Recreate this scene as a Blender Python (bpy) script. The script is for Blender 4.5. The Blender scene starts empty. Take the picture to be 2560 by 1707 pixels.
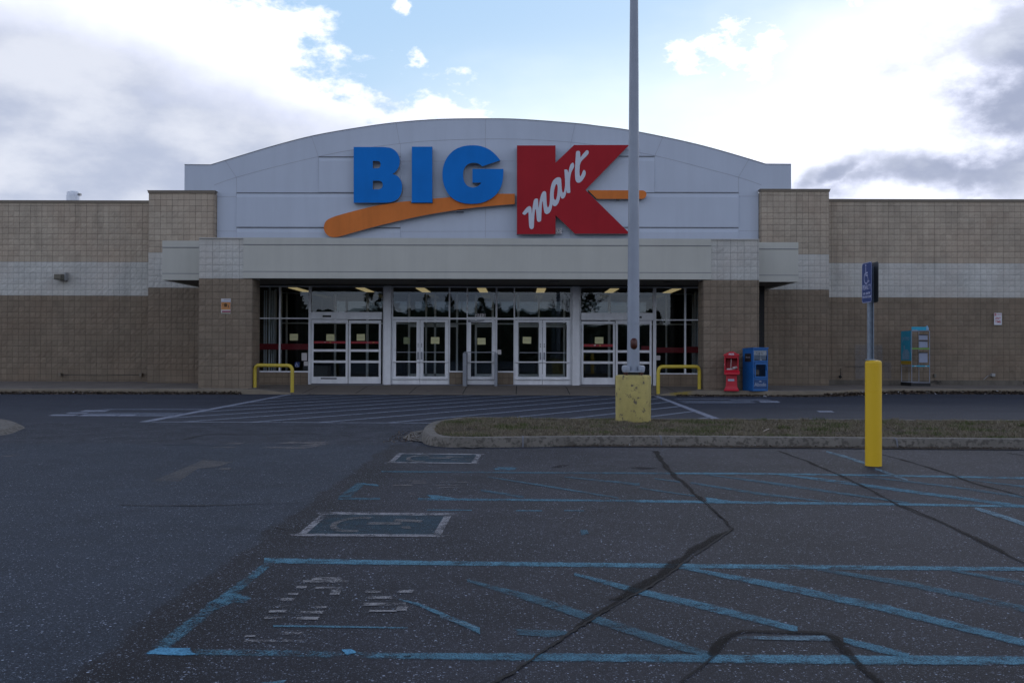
import bpy, math, random
from mathutils import Vector, Matrix, noise as mnoise
random.seed(7)
SC = bpy.context.scene
COL = SC.collection
R = math.radians

# ------------------------------------------------------------------ camera
F = 2400.0                      # focal length in pixels of the 2560 wide photo
CH = 1.28
_yaw, _pit, _rol = 19/2400.0, 25.5/2400.0, 0.0035
f0 = Vector((-math.sin(_yaw)*math.cos(_pit), math.cos(_yaw)*math.cos(_pit), math.sin(_pit)))
r0 = Vector((math.cos(_yaw), math.sin(_yaw), 0))
u0 = r0.cross(f0)
rv = r0*math.cos(_rol) + u0*math.sin(_rol)
uv = u0*math.cos(_rol) - r0*math.sin(_rol)
CAMP = Vector((0, 0, CH))
cam_d = bpy.data.cameras.new('camera')
cam = bpy.data.objects.new('camera', cam_d)
COL.objects.link(cam)
cam.matrix_world = Matrix(((rv.x, uv.x, -f0.x, 0), (rv.y, uv.y, -f0.y, 0), (rv.z, uv.z, -f0.z, CH), (0, 0, 0, 1)))
cam_d.sensor_width = 36
cam_d.lens = F*36/2560
cam_d.clip_end = 3000
cam_d.clip_start = 0.05
SC.camera = cam

def ray(x, y):
    return f0 + rv*((x-1280)/F) - uv*((y-853.5)/F)
def P(x, y, Y):                # survey: photo point at distance Y
    d = ray(x, y); return CAMP + d*(Y/d.y)
def G(x, y, z=0.0):            # survey: photo point on the level z
    d = ray(x, y); return CAMP + d*((z-CH)/d.z)

SC.view_settings.view_transform = 'Standard'
SC.view_settings.look = 'None'
SC.view_settings.exposure = 0
SC.view_settings.gamma = 1
SC.cycles.max_bounces = 8
SC.cycles.transparent_max_bounces = 16
SC.cycles.use_denoising = True

# ------------------------------------------------------------------ node helper
class NT:
    def __init__(s, tree): s.t = tree; s.n = tree.nodes; s.l = tree.links
    def new(s, typ, **kw):
        nd = s.n.new(typ)
        for k, v in kw.items(): setattr(nd, k, v)
        return nd
    def set(s, sock, v):
        if v is None: return
        if isinstance(v, bpy.types.NodeSocket): s.l.new(v, sock)
        else: sock.default_value = v
    def m(s, op, a, b=None, c=None, clamp=False):
        nd = s.new('ShaderNodeMath', operation=op); nd.use_clamp = clamp
        s.set(nd.inputs[0], a); s.set(nd.inputs[1], b); s.set(nd.inputs[2], c)
        return nd.outputs[0]
    def vm(s, op, a, b=None):
        nd = s.new('ShaderNodeVectorMath', operation=op)
        s.set(nd.inputs[0], a); s.set(nd.inputs[1], b)
        return nd.outputs[0]
    def noise(s, vec, scale, detail=4, rough=0.55, w=None):
        nd = s.new('ShaderNodeTexNoise'); s.set(nd.inputs['Vector'], vec)
        nd.inputs['Scale'].default_value = scale; nd.inputs['Detail'].default_value = detail
        nd.inputs['Roughness'].default_value = rough
        return nd.outputs['Fac']
    def voro(s, vec, scale, feature='F1', out='Distance'):
        nd = s.new('ShaderNodeTexVoronoi', feature=feature); s.set(nd.inputs['Vector'], vec)
        nd.inputs['Scale'].default_value = scale
        return nd
    def ramp(s, fac, a, b, lo=0.0, hi=1.0, smooth=True):
        nd = s.new('ShaderNodeMapRange'); nd.interpolation_type = 'SMOOTHSTEP' if smooth else 'LINEAR'
        s.set(nd.inputs[0], fac); nd.inputs[1].default_value = a; nd.inputs[2].default_value = b
        nd.inputs[3].default_value = lo; nd.inputs[4].default_value = hi
        return nd.outputs[0]
    def mix(s, fac, a, b, mode='MIX'):
        nd = s.new('ShaderNodeMix', data_type='RGBA', blend_type=mode)
        s.set(nd.inputs[0], fac)
        for sock, v in ((nd.inputs[6], a), (nd.inputs[7], b)):
            if isinstance(v, (tuple, list)) and len(v) == 3: v = (*v, 1)
            s.set(sock, v)
        return nd.outputs[2]
    def scale(s, col, f):      # colour times factor
        nd = s.new('ShaderNodeVectorMath', operation='SCALE')
        s.set(nd.inputs[0], col); s.set(nd.inputs['Scale'], f)
        return nd.outputs[0]
    def comb(s, x, y, z):
        nd = s.new('ShaderNodeCombineXYZ')
        for i, v in enumerate((x, y, z)): s.set(nd.inputs[i], v)
        return nd.outputs[0]

# ------------------------------------------------------------------ world
SUN_EL, SUN_AZ = 24.0, 16.0
def make_world():
    w = bpy.data.worlds.new('World'); SC.world = w; w.use_nodes = True
    t = NT(w.node_tree); t.n.clear()
    out = t.new('ShaderNodeOutputWorld'); bg = t.new('ShaderNodeBackground')
    t.l.new(bg.outputs[0], out.inputs[0])
    sky = t.new('ShaderNodeTexSky', sky_type='NISHITA')
    sky.sun_disc = False; sky.sun_elevation = R(SUN_EL); sky.sun_rotation = R(SUN_AZ)
    sky.altitude = 0; sky.air_density = 1.0; sky.dust_density = 0.6; sky.ozone_density = 2.0
    tc = t.new('ShaderNodeTexCoord'); D = t.vm('NORMALIZE', tc.outputs['Generated'])
    sp = t.new('ShaderNodeSeparateXYZ'); t.l.new(D, sp.inputs[0])
    x, y, z = sp.outputs
    az = t.m('ARCTAN2', x, y); el = t.m('ARCSINE', z)
    nA = t.noise(D, 5, 5, 0.55); nB = t.noise(t.vm('ADD', D, (4.2, 1.7, 9.1)), 5, 5, 0.55)
    nF = t.noise(t.vm('MULTIPLY', D, (1, 1, 1.7)), 14, 9, 0.62)
    nG = t.noise(t.vm('MULTIPLY', D, (1, 1, 2.6)), 6, 6, 0.5)
    azw = t.m('ADD', az, t.m('MULTIPLY', t.m('SUBTRACT', nA, 0.5), 0.16))
    elw = t.m('ADD', el, t.m('MULTIPLY', t.m('SUBTRACT', nB, 0.5), 0.12))
    def AE(px, py):
        a = math.atan((px-1299)/2400.0); return a, math.atan((879-py)/2400.0*math.cos(a))
    def blob(px, py, sx, sy, rot=0):
        a, e = AE(px, py); sx /= 2400.0; sy /= 2400.0; c, s_ = math.cos(rot), math.sin(rot)
        dx = t.m('SUBTRACT', azw, a); dy = t.m('SUBTRACT', elw, e)
        u = t.m('DIVIDE', t.m('ADD', t.m('MULTIPLY', dx, c), t.m('MULTIPLY', dy, s_)), sx)
        v = t.m('DIVIDE', t.m('SUBTRACT', t.m('MULTIPLY', dy, c), t.m('MULTIPLY', dx, s_)), sy)
        d = t.m('SQRT', t.m('ADD', t.m('MULTIPLY', u, u), t.m('MULTIPLY', v, v)))
        return t.m('SUBTRACT', 1.0, d)
    def plane(p, q, k):        # positive on the side below / left of the line p -> q (p left of q)
        a0, e0 = AE(*p); a1, e1 = AE(*q); L = math.hypot(a1-a0, e1-e0)
        nx, ny = (e1-e0)/L, -(a1-a0)/L
        return t.m('MULTIPLY', t.m('ADD', t.m('MULTIPLY', t.m('SUBTRACT', azw, a0), nx), t.m('MULTIPLY', t.m('SUBTRACT', elw, e0), ny)), k)
    def mx(*a):
        r = a[0]
        for b in a[1:]: r = t.m('MAXIMUM', r, b)
        return r
    def mn(*a):
        r = a[0]
        for b in a[1:]: r = t.m('MINIMUM', r, b)
        return r
    fb = t.m('SUBTRACT', nF, 0.5); gb = t.m('SUBTRACT', nG, 0.5)
    # bright cumulus on the left with its edge running down to the gable
    wl = t.m('ADD', plane((640, -30), (1230, 330), 12.0), t.m('MULTIPLY', fb, 3.6))
    wl = t.ramp(wl, -0.10, 0.45)
    # thin bright veil low and to the right
    wr = t.m('ADD', mx(plane((1250, 360), (1650, 250), 6.0), mn(plane((1560, 330), (1960, 0), 6.0), 1.0)), t.m('MULTIPLY', gb, 1.2))
    wr = t.ramp(wr, -0.55, 0.95)
    sm = mx(blob(1800, 120, 190, 75), blob(1010, 15, 45, 45), blob(1065, 165, 60, 26), blob(2050, 20, 90, 40))
    sm = t.ramp(t.m('ADD', t.m('MINIMUM', sm, 0.55), t.m('MULTIPLY', fb, 4.5)), 0.30, 0.75)
    white = mx(wl, wr, sm)
    # grey undersides
    g1 = t.m('ADD', plane((0, 60), (1200, 470), 9.0), t.m('MULTIPLY', gb, 1.3))
    g1 = t.ramp(g1, -0.6, 0.30)
    g1 = t.m('MULTIPLY', g1, t.ramp(az, R(1), R(-6)))
    g0 = t.ramp(t.m('ADD', blob(-30, 60, 420, 110, -0.2), t.m('MULTIPLY', gb, 1.5)), 0.0, 0.9, 0, 0.55)
    g1 = mx(g1, g0)
    g2 = mx(blob(2560, 250, 240, 150, 0.1), blob(2640, 60, 420, 120), blob(2330, 455, 420, 62), blob(2620, 420, 300, 110), blob(2060, 440, 110, 34))
    g2 = t.ramp(t.m('ADD', g2, t.m('MULTIPLY', fb, 1.9)), -0.10, 0.75)
    # the rest of the sky: broken cloud
    gen = t.ramp(t.m('ADD', nG, t.m('MULTIPLY', fb, 0.4)), 0.42, 0.62)
    fwd = t.m('MULTIPLY', t.ramp(y, 0.55, 0.75), t.ramp(el, R(42), R(27)))
    # colours (radiance seen in the picture, before the strength)
    S = 10.0
    nish = sky.outputs[0]
    blue = t.mix(t.ramp(az, R(-14), R(7)), (0.53*S, 0.74*S, 0.98*S), (0.80*S, 0.99*S, 1.10*S))
    blue = t.mix(t.ramp(el, R(13), R(20)), blue, (0.47*S, 0.70*S, 0.98*S))
    blue = t.mix(0.12, blue, nish)
    whc = (1.16*S, 1.20*S, 1.42*S)
    fcol = t.mix(white, blue, whc)
    gcol = t.mix(t.ramp(t.m('ADD', nG, t.m('MULTIPLY', fb, 0.3)), 0.36, 0.66), (0.50*S, 0.56*S, 0.72*S), (0.78*S, 0.82*S, 0.93*S))
    fcol = t.mix(g1, fcol, gcol)
    g2c = t.mix(t.ramp(t.m('ADD', nG, t.m('MULTIPLY', fb, 0.5)), 0.36, 0.70), (0.40*S, 0.45*S, 0.61*S), (0.74*S, 0.79*S, 0.92*S))
    fcol = t.mix(g2, fcol, g2c)
    low = t.mix(gen, (0.76*S, 0.86*S, 1.14*S), (1.22*S, 1.24*S, 1.40*S))
    hi = t.mix(gen, (0.12*S, 0.19*S, 0.42*S), (0.26*S, 0.29*S, 0.40*S))
    gencol = t.mix(t.ramp(el, R(12), R(62)), low, hi)
    gencol = t.mix(0.18, gencol, nish)
    col = t.mix(fwd, gencol, fcol)
    t.l.new(col, bg.inputs[0]); bg.inputs[1].default_value = 0.1
make_world()
sd = bpy.data.lights.new('sun', 'SUN'); sd.energy = 0.5; sd.angle = R(25); sd.color = (1, 0.96, 0.92)
so = bpy.data.objects.new('sun', sd); COL.objects.link(so)
_sdir = Vector((math.sin(R(SUN_AZ))*math.cos(R(SUN_EL)), math.cos(R(SUN_AZ))*math.cos(R(SUN_EL)), math.sin(R(SUN_EL))))
so.rotation_euler = _sdir.to_track_quat('Z', 'Y').to_euler()

# ------------------------------------------------------------------ materials
MATS = {}
def base_mat(name):
    m = bpy.data.materials.new(name); m.use_nodes = True
    t = NT(m.node_tree)
    return m, t, t.n['Principled BSDF']
def pos(t):
    return t.new('ShaderNodeNewGeometry').outputs['Position']
def simple(name, col, rough=0.6, metal=0.0, var=0.12, vs=6.0, bump=0.0, bs=60.0, dirt=None, streak=0.0):
    if name in MATS: return MATS[name]
    m, t, b = base_mat(name)
    p = pos(t)
    n = t.noise(p, vs, 6, 0.6)
    f = t.ramp(n, 0.25, 0.75, 1-var, 1+var, smooth=False)
    c = t.scale((*col,), f)
    if streak:
        n2 = t.noise(t.vm('MULTIPLY', p, (3.0, 3.0, 0.25)), 1.0, 5, 0.6)
        c = t.scale(c, t.ramp(n2, 0.35, 0.75, 1.0+streak*0.3, 1.0-streak))
    if dirt:
        n3 = t.noise(p, dirt[1], 7, 0.65)
        c = t.mix(t.ramp(n3, dirt[2], dirt[2]+0.09), c, dirt[0])
    t.l.new(c, b.inputs['Base Color'])
    b.inputs['Roughness'].default_value = rough; b.inputs['Metallic'].default_value = metal
    if bump:
        bn = t.new('ShaderNodeBump'); bn.inputs['Strength'].default_value = bump; bn.inputs['Distance'].default_value = 0.01
        t.l.new(t.noise(p, bs, 5, 0.6), bn.inputs['Height']); t.l.new(bn.outputs[0], b.inputs['Normal'])
    MATS[name] = m; return m
def block_mat(name, col, var=0.20):
    m, t, b = base_mat(name)
    p = pos(t)
    at = t.new('ShaderNodeAttribute'); at.attribute_name = 'tone'
    n = t.noise(p, 1.1, 5, 0.6); nn = t.noise(p, 38, 5, 0.7)
    f = t.m('MULTIPLY', t.ramp(at.outputs['Fac'], 0, 1, 1-var, 1+var, smooth=False), t.ramp(n, 0.3, 0.7, 0.85, 1.10, smooth=False))
    f = t.m('MULTIPLY', f, t.ramp(nn, 0.25, 0.75, 0.78, 1.18, smooth=False))
    ns = t.noise(t.vm('MULTIPLY', p, (2.2, 2.2, 0.22)), 1.0, 5, 0.6)
    f = t.m('MULTIPLY', f, t.ramp(ns, 0.5, 0.8, 1.0, 0.74))
    c = t.scale(col, f)
    c = t.mix(t.ramp(t.noise(p, 0.7, 3), 0.35, 0.75, 0, 0.25), c, (col[0]*1.05, col[1]*0.86, col[2]*0.78))
    t.l.new(c, b.inputs['Base Color']); b.inputs['Roughness'].default_value = 0.9
    bn = t.new('ShaderNodeBump'); bn.inputs['Strength'].default_value = 0.5; bn.inputs['Distance'].default_value = 0.012
    t.l.new(t.noise(p, 30, 6, 0.65), bn.inputs['Height']); t.l.new(bn.outputs[0], b.inputs['Normal'])
    MATS[name] = m; return m
M_TAN = block_mat('tan split block', (0.425, 0.365, 0.280), 0.08)
M_WBL = block_mat('white painted block', (0.52, 0.52, 0.475), 0.04)
M_BRN = block_mat('brown split block', (0.215, 0.172, 0.122), 0.09)
M_GROUT = simple('grout', (0.085, 0.072, 0.058), 0.95)
M_GROUTW = simple('painted grout', (0.26, 0.27, 0.26), 0.95)
M_EIFS = simple('white stucco', (0.495, 0.55, 0.625), 0.85, var=0.04, vs=0.5, bump=0.2, bs=140, streak=0.035)
M_FASC = simple('canopy stucco', (0.49, 0.49, 0.43), 0.85, var=0.05, vs=0.7, bump=0.2, bs=140, streak=0.05)
M_JOINT = simple('joint sealant', (0.16, 0.17, 0.19), 0.9)
M_SEAM = simple('stucco seam', (0.36, 0.385, 0.43), 0.9)
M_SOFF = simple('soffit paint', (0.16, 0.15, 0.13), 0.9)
M_COPE = simple('brown coping metal', (0.17, 0.14, 0.10), 0.5, 0.0, var=0.1)
M_ALU = simple('white aluminium', (0.76, 0.78, 0.80), 0.45, 0.0, var=0.08, vs=3, streak=0.12)
M_ALUG = simple('grey aluminium', (0.23, 0.25, 0.28), 0.5, 0.0)
M_DARK = simple('painted void shade', (0.02, 0.02, 0.02), 0.9)
M_BLK = simple('black rubber', (0.015, 0.015, 0.016), 0.7)
M_BLUE = simple('blue sign face', (0.003, 0.17, 0.56), 0.6, var=0.08, vs=1.0, streak=0.05)
M_RED = simple('red sign face', (0.36, 0.014, 0.022), 0.55, var=0.07, vs=1.0, streak=0.05)
M_ORG = simple('orange sign face', (0.63, 0.185, 0.04), 0.6, var=0.08, vs=1.5, streak=0.08)
M_RET = simple('sign return metal', (0.30, 0.31, 0.31), 0.5, streak=0.2)
M_YEL = simple('yellow painted steel', (0.50, 0.38, 0.035), 0.45, var=0.1, vs=5, dirt=((0.06, 0.05, 0.03), 22, 0.64))
M_YELB = simple('faded yellow concrete', (0.46, 0.385, 0.13), 0.85, var=0.25, vs=3, bump=0.7, bs=40, dirt=((0.13, 0.11, 0.08), 9, 0.565), streak=0.15)
M_YELP = simple('yellow plastic sleeve', (0.74, 0.47, 0.006), 0.5, var=0.05, vs=2)
M_POLE = simple('grey painted pole', (0.29, 0.33, 0.385), 0.45, var=0.08, vs=3, streak=0.15)
M_GALV = simple('galvanised steel', (0.30, 0.35, 0.40), 0.45, 0.6, var=0.2, vs=20)
M_RUST = simple('rusty cover', (0.075, 0.022, 0.014), 0.35, 0.2, var=0.4, vs=15)
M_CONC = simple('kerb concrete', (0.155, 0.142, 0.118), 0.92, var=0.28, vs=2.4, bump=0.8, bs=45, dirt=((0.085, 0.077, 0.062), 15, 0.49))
M_WALK = simple('walk concrete', (0.155, 0.132, 0.105), 0.92, var=0.16, vs=0.8, bump=0.4, bs=60, dirt=((0.08, 0.07, 0.058), 1.7, 0.60))
M_DIRT = simple('dirt', (0.07, 0.052, 0.033), 0.95, var=0.4, vs=8, bump=1, bs=40)
M_WHT = simple('white plastic', (0.6, 0.62, 0.66), 0.5, var=0.04)
M_PAPER = simple('yellow paper', (0.62, 0.60, 0.33), 0.9, var=0.04)
M_PAPW = simple('white paper', (0.55, 0.53, 0.52), 0.8, var=0.04)
M_INK = simple('ink', (0.05, 0.05, 0.06), 0.8)
M_INKB = simple('blue ink', (0.03, 0.06, 0.2), 0.8)
M_INKR = simple('red ink', (0.42, 0.03, 0.04), 0.8)
M_STRIPE = simple('red vinyl stripe', (0.30, 0.006, 0.014), 0.5, var=0.05)
M_BOXR = simple('red plastic', (0.47, 0.006, 0.020), 0.42, var=0.08, dirt=((0.3, 0.12, 0.1), 20, 0.68))
M_BOXB = simple('blue enamel', (0.004, 0.11, 0.34), 0.35, var=0.08)
M_BOXBD = simple('dark blue enamel', (0.003, 0.05, 0.17), 0.4, var=0.08)
M_TEAL = simple('teal print', (0.01, 0.33, 0.50), 0.45, var=0.1)
M_SKYP = simple('pale blue print', (0.2, 0.36, 0.50), 0.45, var=0.3, vs=9)
M_GREEN = simple('green strip', (0.16, 0.36, 0.06), 0.5)
M_ORGP = simple('orange print', (0.46, 0.21, 0.07), 0.7, var=0.15)
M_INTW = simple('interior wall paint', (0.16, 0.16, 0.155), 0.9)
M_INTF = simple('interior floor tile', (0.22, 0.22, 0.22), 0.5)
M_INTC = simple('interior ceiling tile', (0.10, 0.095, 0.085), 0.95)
M_LAMPG = simple('frosted dull lens', (0.10, 0.09, 0.075), 0.4)
M_WALLPK = simple('bronze lamp housing', (0.13, 0.125, 0.10), 0.5)

for m_ in (M_BLUE, M_RED, M_ORG): m_.node_tree.nodes['Principled BSDF'].inputs['Specular IOR Level'].default_value = 0.15
def glass_mat(name, tint, refl):
    m = bpy.data.materials.new(name); m.use_nodes = True; t = NT(m.node_tree); t.n.clear()
    out = t.new('ShaderNodeOutputMaterial'); mx = t.new('ShaderNodeMixShader')
    gl = t.new('ShaderNodeBsdfGlossy'); gl.inputs['Roughness'].default_value = 0.0
    gl.inputs['Color'].default_value = (0.82, 0.92, 1, 1)
    tr = t.new('ShaderNodeBsdfTransparent'); tr.inputs['Color'].default_value = (*tint, 1)
    fr = t.new('ShaderNodeFresnel'); fr.inputs['IOR'].default_value = 1.5
    t.l.new(t.m('MULTIPLY', fr.outputs[0], refl, clamp=True), mx.inputs[0])
    t.l.new(tr.outputs[0], mx.inputs[1]); t.l.new(gl.outputs[0], mx.inputs[2]); t.l.new(mx.outputs[0], out.inputs[0])
    MATS[name] = m; return m
M_GLASS = glass_mat('tinted glass', (0.74, 0.80, 0.82), 1.35)
M_PLEX = glass_mat('clear plastic', (0.8, 0.82, 0.82), 1.6)
def emit_mat(name, col, s):
    m, t, b = base_mat(name)
    b.inputs['Base Color'].default_value = (*col, 1); b.inputs['Emission Color'].default_value = (*col, 1)
    b.inputs['Emission Strength'].default_value = s
    return m
M_TUBE = emit_mat('lit diffuser', (1.0, 0.76, 0.38), 0.36)

def paint_mat(name, col, wear, sc=1.0, stretch=(1, 1, 1), fine=95, alpha=1.0, edge=0.16, feather=True):
    """painted or spilled layer: grain of the asphalt shows through, patches are worn off, edges are ragged"""
    m, t, b = base_mat(name)
    p0 = pos(t); p = t.vm('MULTIPLY', p0, stretch)
    a = t.noise(p, fine*sc, 4, 0.75); bb = t.noise(p, 1.7*sc, 4, 0.6); cc = t.noise(p, 9*sc, 5, 0.65)
    v = t.m('ADD', t.m('MULTIPLY', a, 0.40), t.m('ADD', t.m('MULTIPLY', bb, 0.27), t.m('MULTIPLY', cc, 0.33)))
    msk = t.ramp(v, wear-0.06, wear+0.06, 0, alpha)
    if feather:
        at = t.new('ShaderNodeAttribute'); at.attribute_name = 'edge'
        e = t.m('ADD', at.outputs['Fac'], t.m('MULTIPLY', t.m('SUBTRACT', t.noise(p, 26, 5, 0.7), 0.5), 1.1))
        msk = t.m('MULTIPLY', msk, t.ramp(e, edge-0.18, edge+0.22))
    pit = t.ramp(t.noise(p0, 120, 3, 0.7), 0.42, 0.58, 0.55, 1.0)
    msk = t.m('MULTIPLY', msk, pit)
    c = t.scale(col, t.ramp(cc, 0.3, 0.7, 0.75, 1.15, smooth=False))
    t.l.new(c, b.inputs['Base Color']); b.inputs['Roughness'].default_value = 0.9
    b.inputs['Specular IOR Level'].default_value = 0.12
    t.l.new(msk, b.inputs['Alpha'])
    MATS[name] = m; return m
M_PB1 = paint_mat('blue line paint', (0.115, 0.275, 0.36), 0.455, alpha=0.92)
M_PB2 = paint_mat('worn blue line paint', (0.10, 0.245, 0.325), 0.45, alpha=0.85)
M_PB3 = paint_mat('faint blue line paint', (0.082, 0.185, 0.24), 0.455, alpha=0.75)
M_PB0 = paint_mat('fresh blue paint', (0.12, 0.36, 0.54), 0.42, edge=0.12)
M_PBW = paint_mat('pale blue paint', (0.17, 0.28, 0.34), 0.46, alpha=0.9)
M_PBE = paint_mat('emblem blue ground', (0.055, 0.115, 0.15), 0.46, alpha=0.55, edge=0.05)
M_PW1 = paint_mat('worn white paint', (0.34, 0.34, 0.35), 0.47, alpha=0.95)
M_PWL = paint_mat('worn lettering paint', (0.33, 0.33, 0.33), 0.495, alpha=0.95, edge=0.12)
M_PW2 = paint_mat('faint white paint', (0.24, 0.225, 0.215), 0.48, alpha=0.7, edge=0.15)
M_PWC = paint_mat('crosswalk white paint', (0.33, 0.36, 0.42), 0.41, alpha=0.95, edge=0.1)
M_PWH = paint_mat('thin white hatching paint', (0.32, 0.36, 0.42), 0.40, alpha=0.80, edge=0.08)
M_PWS = paint_mat('streaked white paint', (0.22, 0.25, 0.30), 0.46, stretch=(0.3, 2.5, 1), fine=30, alpha=0.85, edge=0.1)
M_SEAL = paint_mat('crack sealant', (0.0125, 0.0115, 0.011), 0.40, fine=40, alpha=0.85, edge=0.34)
M_CRK = simple('crack', (0.005, 0.005, 0.005), 0.95)
M_OIL = paint_mat('oil stain', (0.014, 0.013, 0.015), 0.46, fine=30, alpha=0.7, edge=0.3)
M_PALE = paint_mat('pale scuffed patch', (0.20, 0.19, 0.175), 0.45, fine=60, stretch=(0.6, 1, 1), alpha=0.6, edge=0.3)

def asphalt():
    m, t, b = base_mat('asphalt')
    g = t.new('ShaderNodeNewGeometry'); p = g.outputs['Position']
    sp = t.new('ShaderNodeSeparateXYZ'); t.l.new(p, sp.inputs[0]); x, y, z = sp.outputs
    nl = t.noise(p, 0.45, 5, 0.6); nm = t.noise(p, 2.4, 6, 0.65); nf = t.noise(p, 55, 5, 0.7); nw = t.noise(p, 1.3, 4, 0.6)
    wx = t.m('ADD', x, t.m('MULTIPLY', t.m('SUBTRACT', nw, 0.5), 0.35))
    wy = t.m('ADD', y, t.m('MULTIPLY', t.m('SUBTRACT', nw, 0.5), 0.5))
    stall = t.m('MULTIPLY', t.ramp(wx, -1.80, -1.73), t.ramp(wy, 13.3, 13.1))
    road = t.ramp(wy, 17.0, 17.2)
    band = t.m('MULTIPLY', t.ramp(wy, 13.0, 13.3), t.m('SUBTRACT', 1.0, road))
    seam = t.m('MULTIPLY', t.m('MULTIPLY', t.ramp(wx, -1.82, -1.74), t.ramp(wx, -0.95, -1.6)), t.ramp(wy, 13.3, 13.0))
    lane = t.mix(t.ramp(nl, 0.35, 0.65), (0.0195, 0.0285, 0.042), (0.0295, 0.0405, 0.057))
    stc = t.mix(t.ramp(nl, 0.38, 0.62), (0.0125, 0.0145, 0.0215), (0.0255, 0.0275, 0.0375))
    rdc = t.mix(t.ramp(t.noise(t.vm('MULTIPLY', p, (0.25, 1, 1)), 0.5, 4), 0.35, 0.65), (0.028, 0.034, 0.047), (0.038, 0.045, 0.060))
    bdc = t.mix(t.ramp(nm, 0.38, 0.66), (0.018, 0.022, 0.031), (0.033, 0.039, 0.051))
    c = t.mix(stall, lane, stc); c = t.mix(road, c, rdc); c = t.mix(band, c, bdc)
    c = t.scale(c, t.m('SUBTRACT', 1.0, t.m('MULTIPLY', seam, 0.42)))
    c = t.scale(c, t.ramp(nm, 0.3, 0.75, 0.82, 1.16, smooth=False))
    c = t.scale(c, t.ramp(t.noise(t.vm('MULTIPLY', p, (0.5, 1.6, 1)), 0.9, 5, 0.65), 0.55, 0.75, 1.0, 0.74))
    c = t.scale(c, t.ramp(nf, 0.28, 0.72, 0.30, 1.60, smooth=False))
    # aggregate chips, clustered and of mixed size
    clus = t.ramp(t.noise(p, 3.2, 5, 0.7), 0.38, 0.66)
    for sc_, lo, amt in ((55, 0.91, 0.9), (95, 0.84, 0.75), (170, 0.72, 0.5)):
        v = t.voro(t.vm('ADD', p, (sc_*0.37, sc_*0.11, 0)), sc_); r = t.new('ShaderNodeSeparateColor'); t.l.new(v.outputs['Color'], r.inputs[0])
        chip = t.m('MULTIPLY', t.ramp(v.outputs['Distance'], 0.42, 0.20), t.ramp(t.m('ADD', r.outputs[0], t.m('MULTIPLY', clus, 0.08)), lo, lo+0.14))
        chip = t.m('MULTIPLY', chip, t.m('SUBTRACT', amt, t.m('MULTIPLY', road, amt*0.7)))
        cc_ = t.scale((0.36, 0.42, 0.52), t.ramp(r.outputs[1], 0, 1, 0.4, 1.5, smooth=False))
        c = t.mix(chip, c, cc_)
        c = t.mix(t.m('MULTIPLY', t.ramp(v.outputs['Distance'], 0.42, 0.20), t.ramp(r.outputs[2], 0.88, 0.95, 0, 0.5)), c, (0.008, 0.008, 0.01))
    t.l.new(c, b.inputs['Base Color'])
    b.inputs['Roughness'].default_value = 0.82
    b.inputs['Specular IOR Level'].default_value = 0.25
    bn = t.new('ShaderNodeBump'); bn.inputs['Strength'].default_value = 0.5; bn.inputs['Distance'].default_value = 0.006
    t.l.new(t.m('ADD', nf, t.m('MULTIPLY', v.outputs['Distance'], -0.8)), bn.inputs['Height']); t.l.new(bn.outputs[0], b.inputs['Normal'])
    return m
M_ASPH = asphalt()
def tone_mat(name, stops, rough=0.9):
    m, t, b = base_mat(name)
    at = t.new('ShaderNodeAttribute'); at.attribute_name = 'tone'
    cr = t.new('ShaderNodeValToRGB'); t.l.new(at.outputs['Fac'], cr.inputs[0])
    while len(cr.color_ramp.elements) < len(stops): cr.color_ramp.elements.new(0.5)
    for e, (p_, c_) in zip(cr.color_ramp.elements, stops): e.position = p_; e.color = (*c_, 1)
    t.l.new(cr.outputs[0], b.inputs['Base Color']); b.inputs['Roughness'].default_value = rough
    return m
M_GRASS = tone_mat('grass blades', [(0, (0.055, 0.045, 0.030)), (0.35, (0.155, 0.130, 0.085)), (0.62, (0.25, 0.215, 0.150)), (0.75, (0.12, 0.125, 0.045)), (1, (0.06, 0.085, 0.02))])
M_LITTER = tone_mat('dead leaves', [(0, (0.02, 0.014, 0.009)), (0.6, (0.075, 0.048, 0.028)), (0.95, (0.13, 0.10, 0.065)), (1, (0.4, 0.4, 0.4))])
M_TREES = tone_mat('tree foliage', [(0, (0.02, 0.03, 0.012)), (1, (0.05, 0.06, 0.025))])
M_BARK = simple('bark', (0.045, 0.036, 0.03), 0.9)

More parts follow.
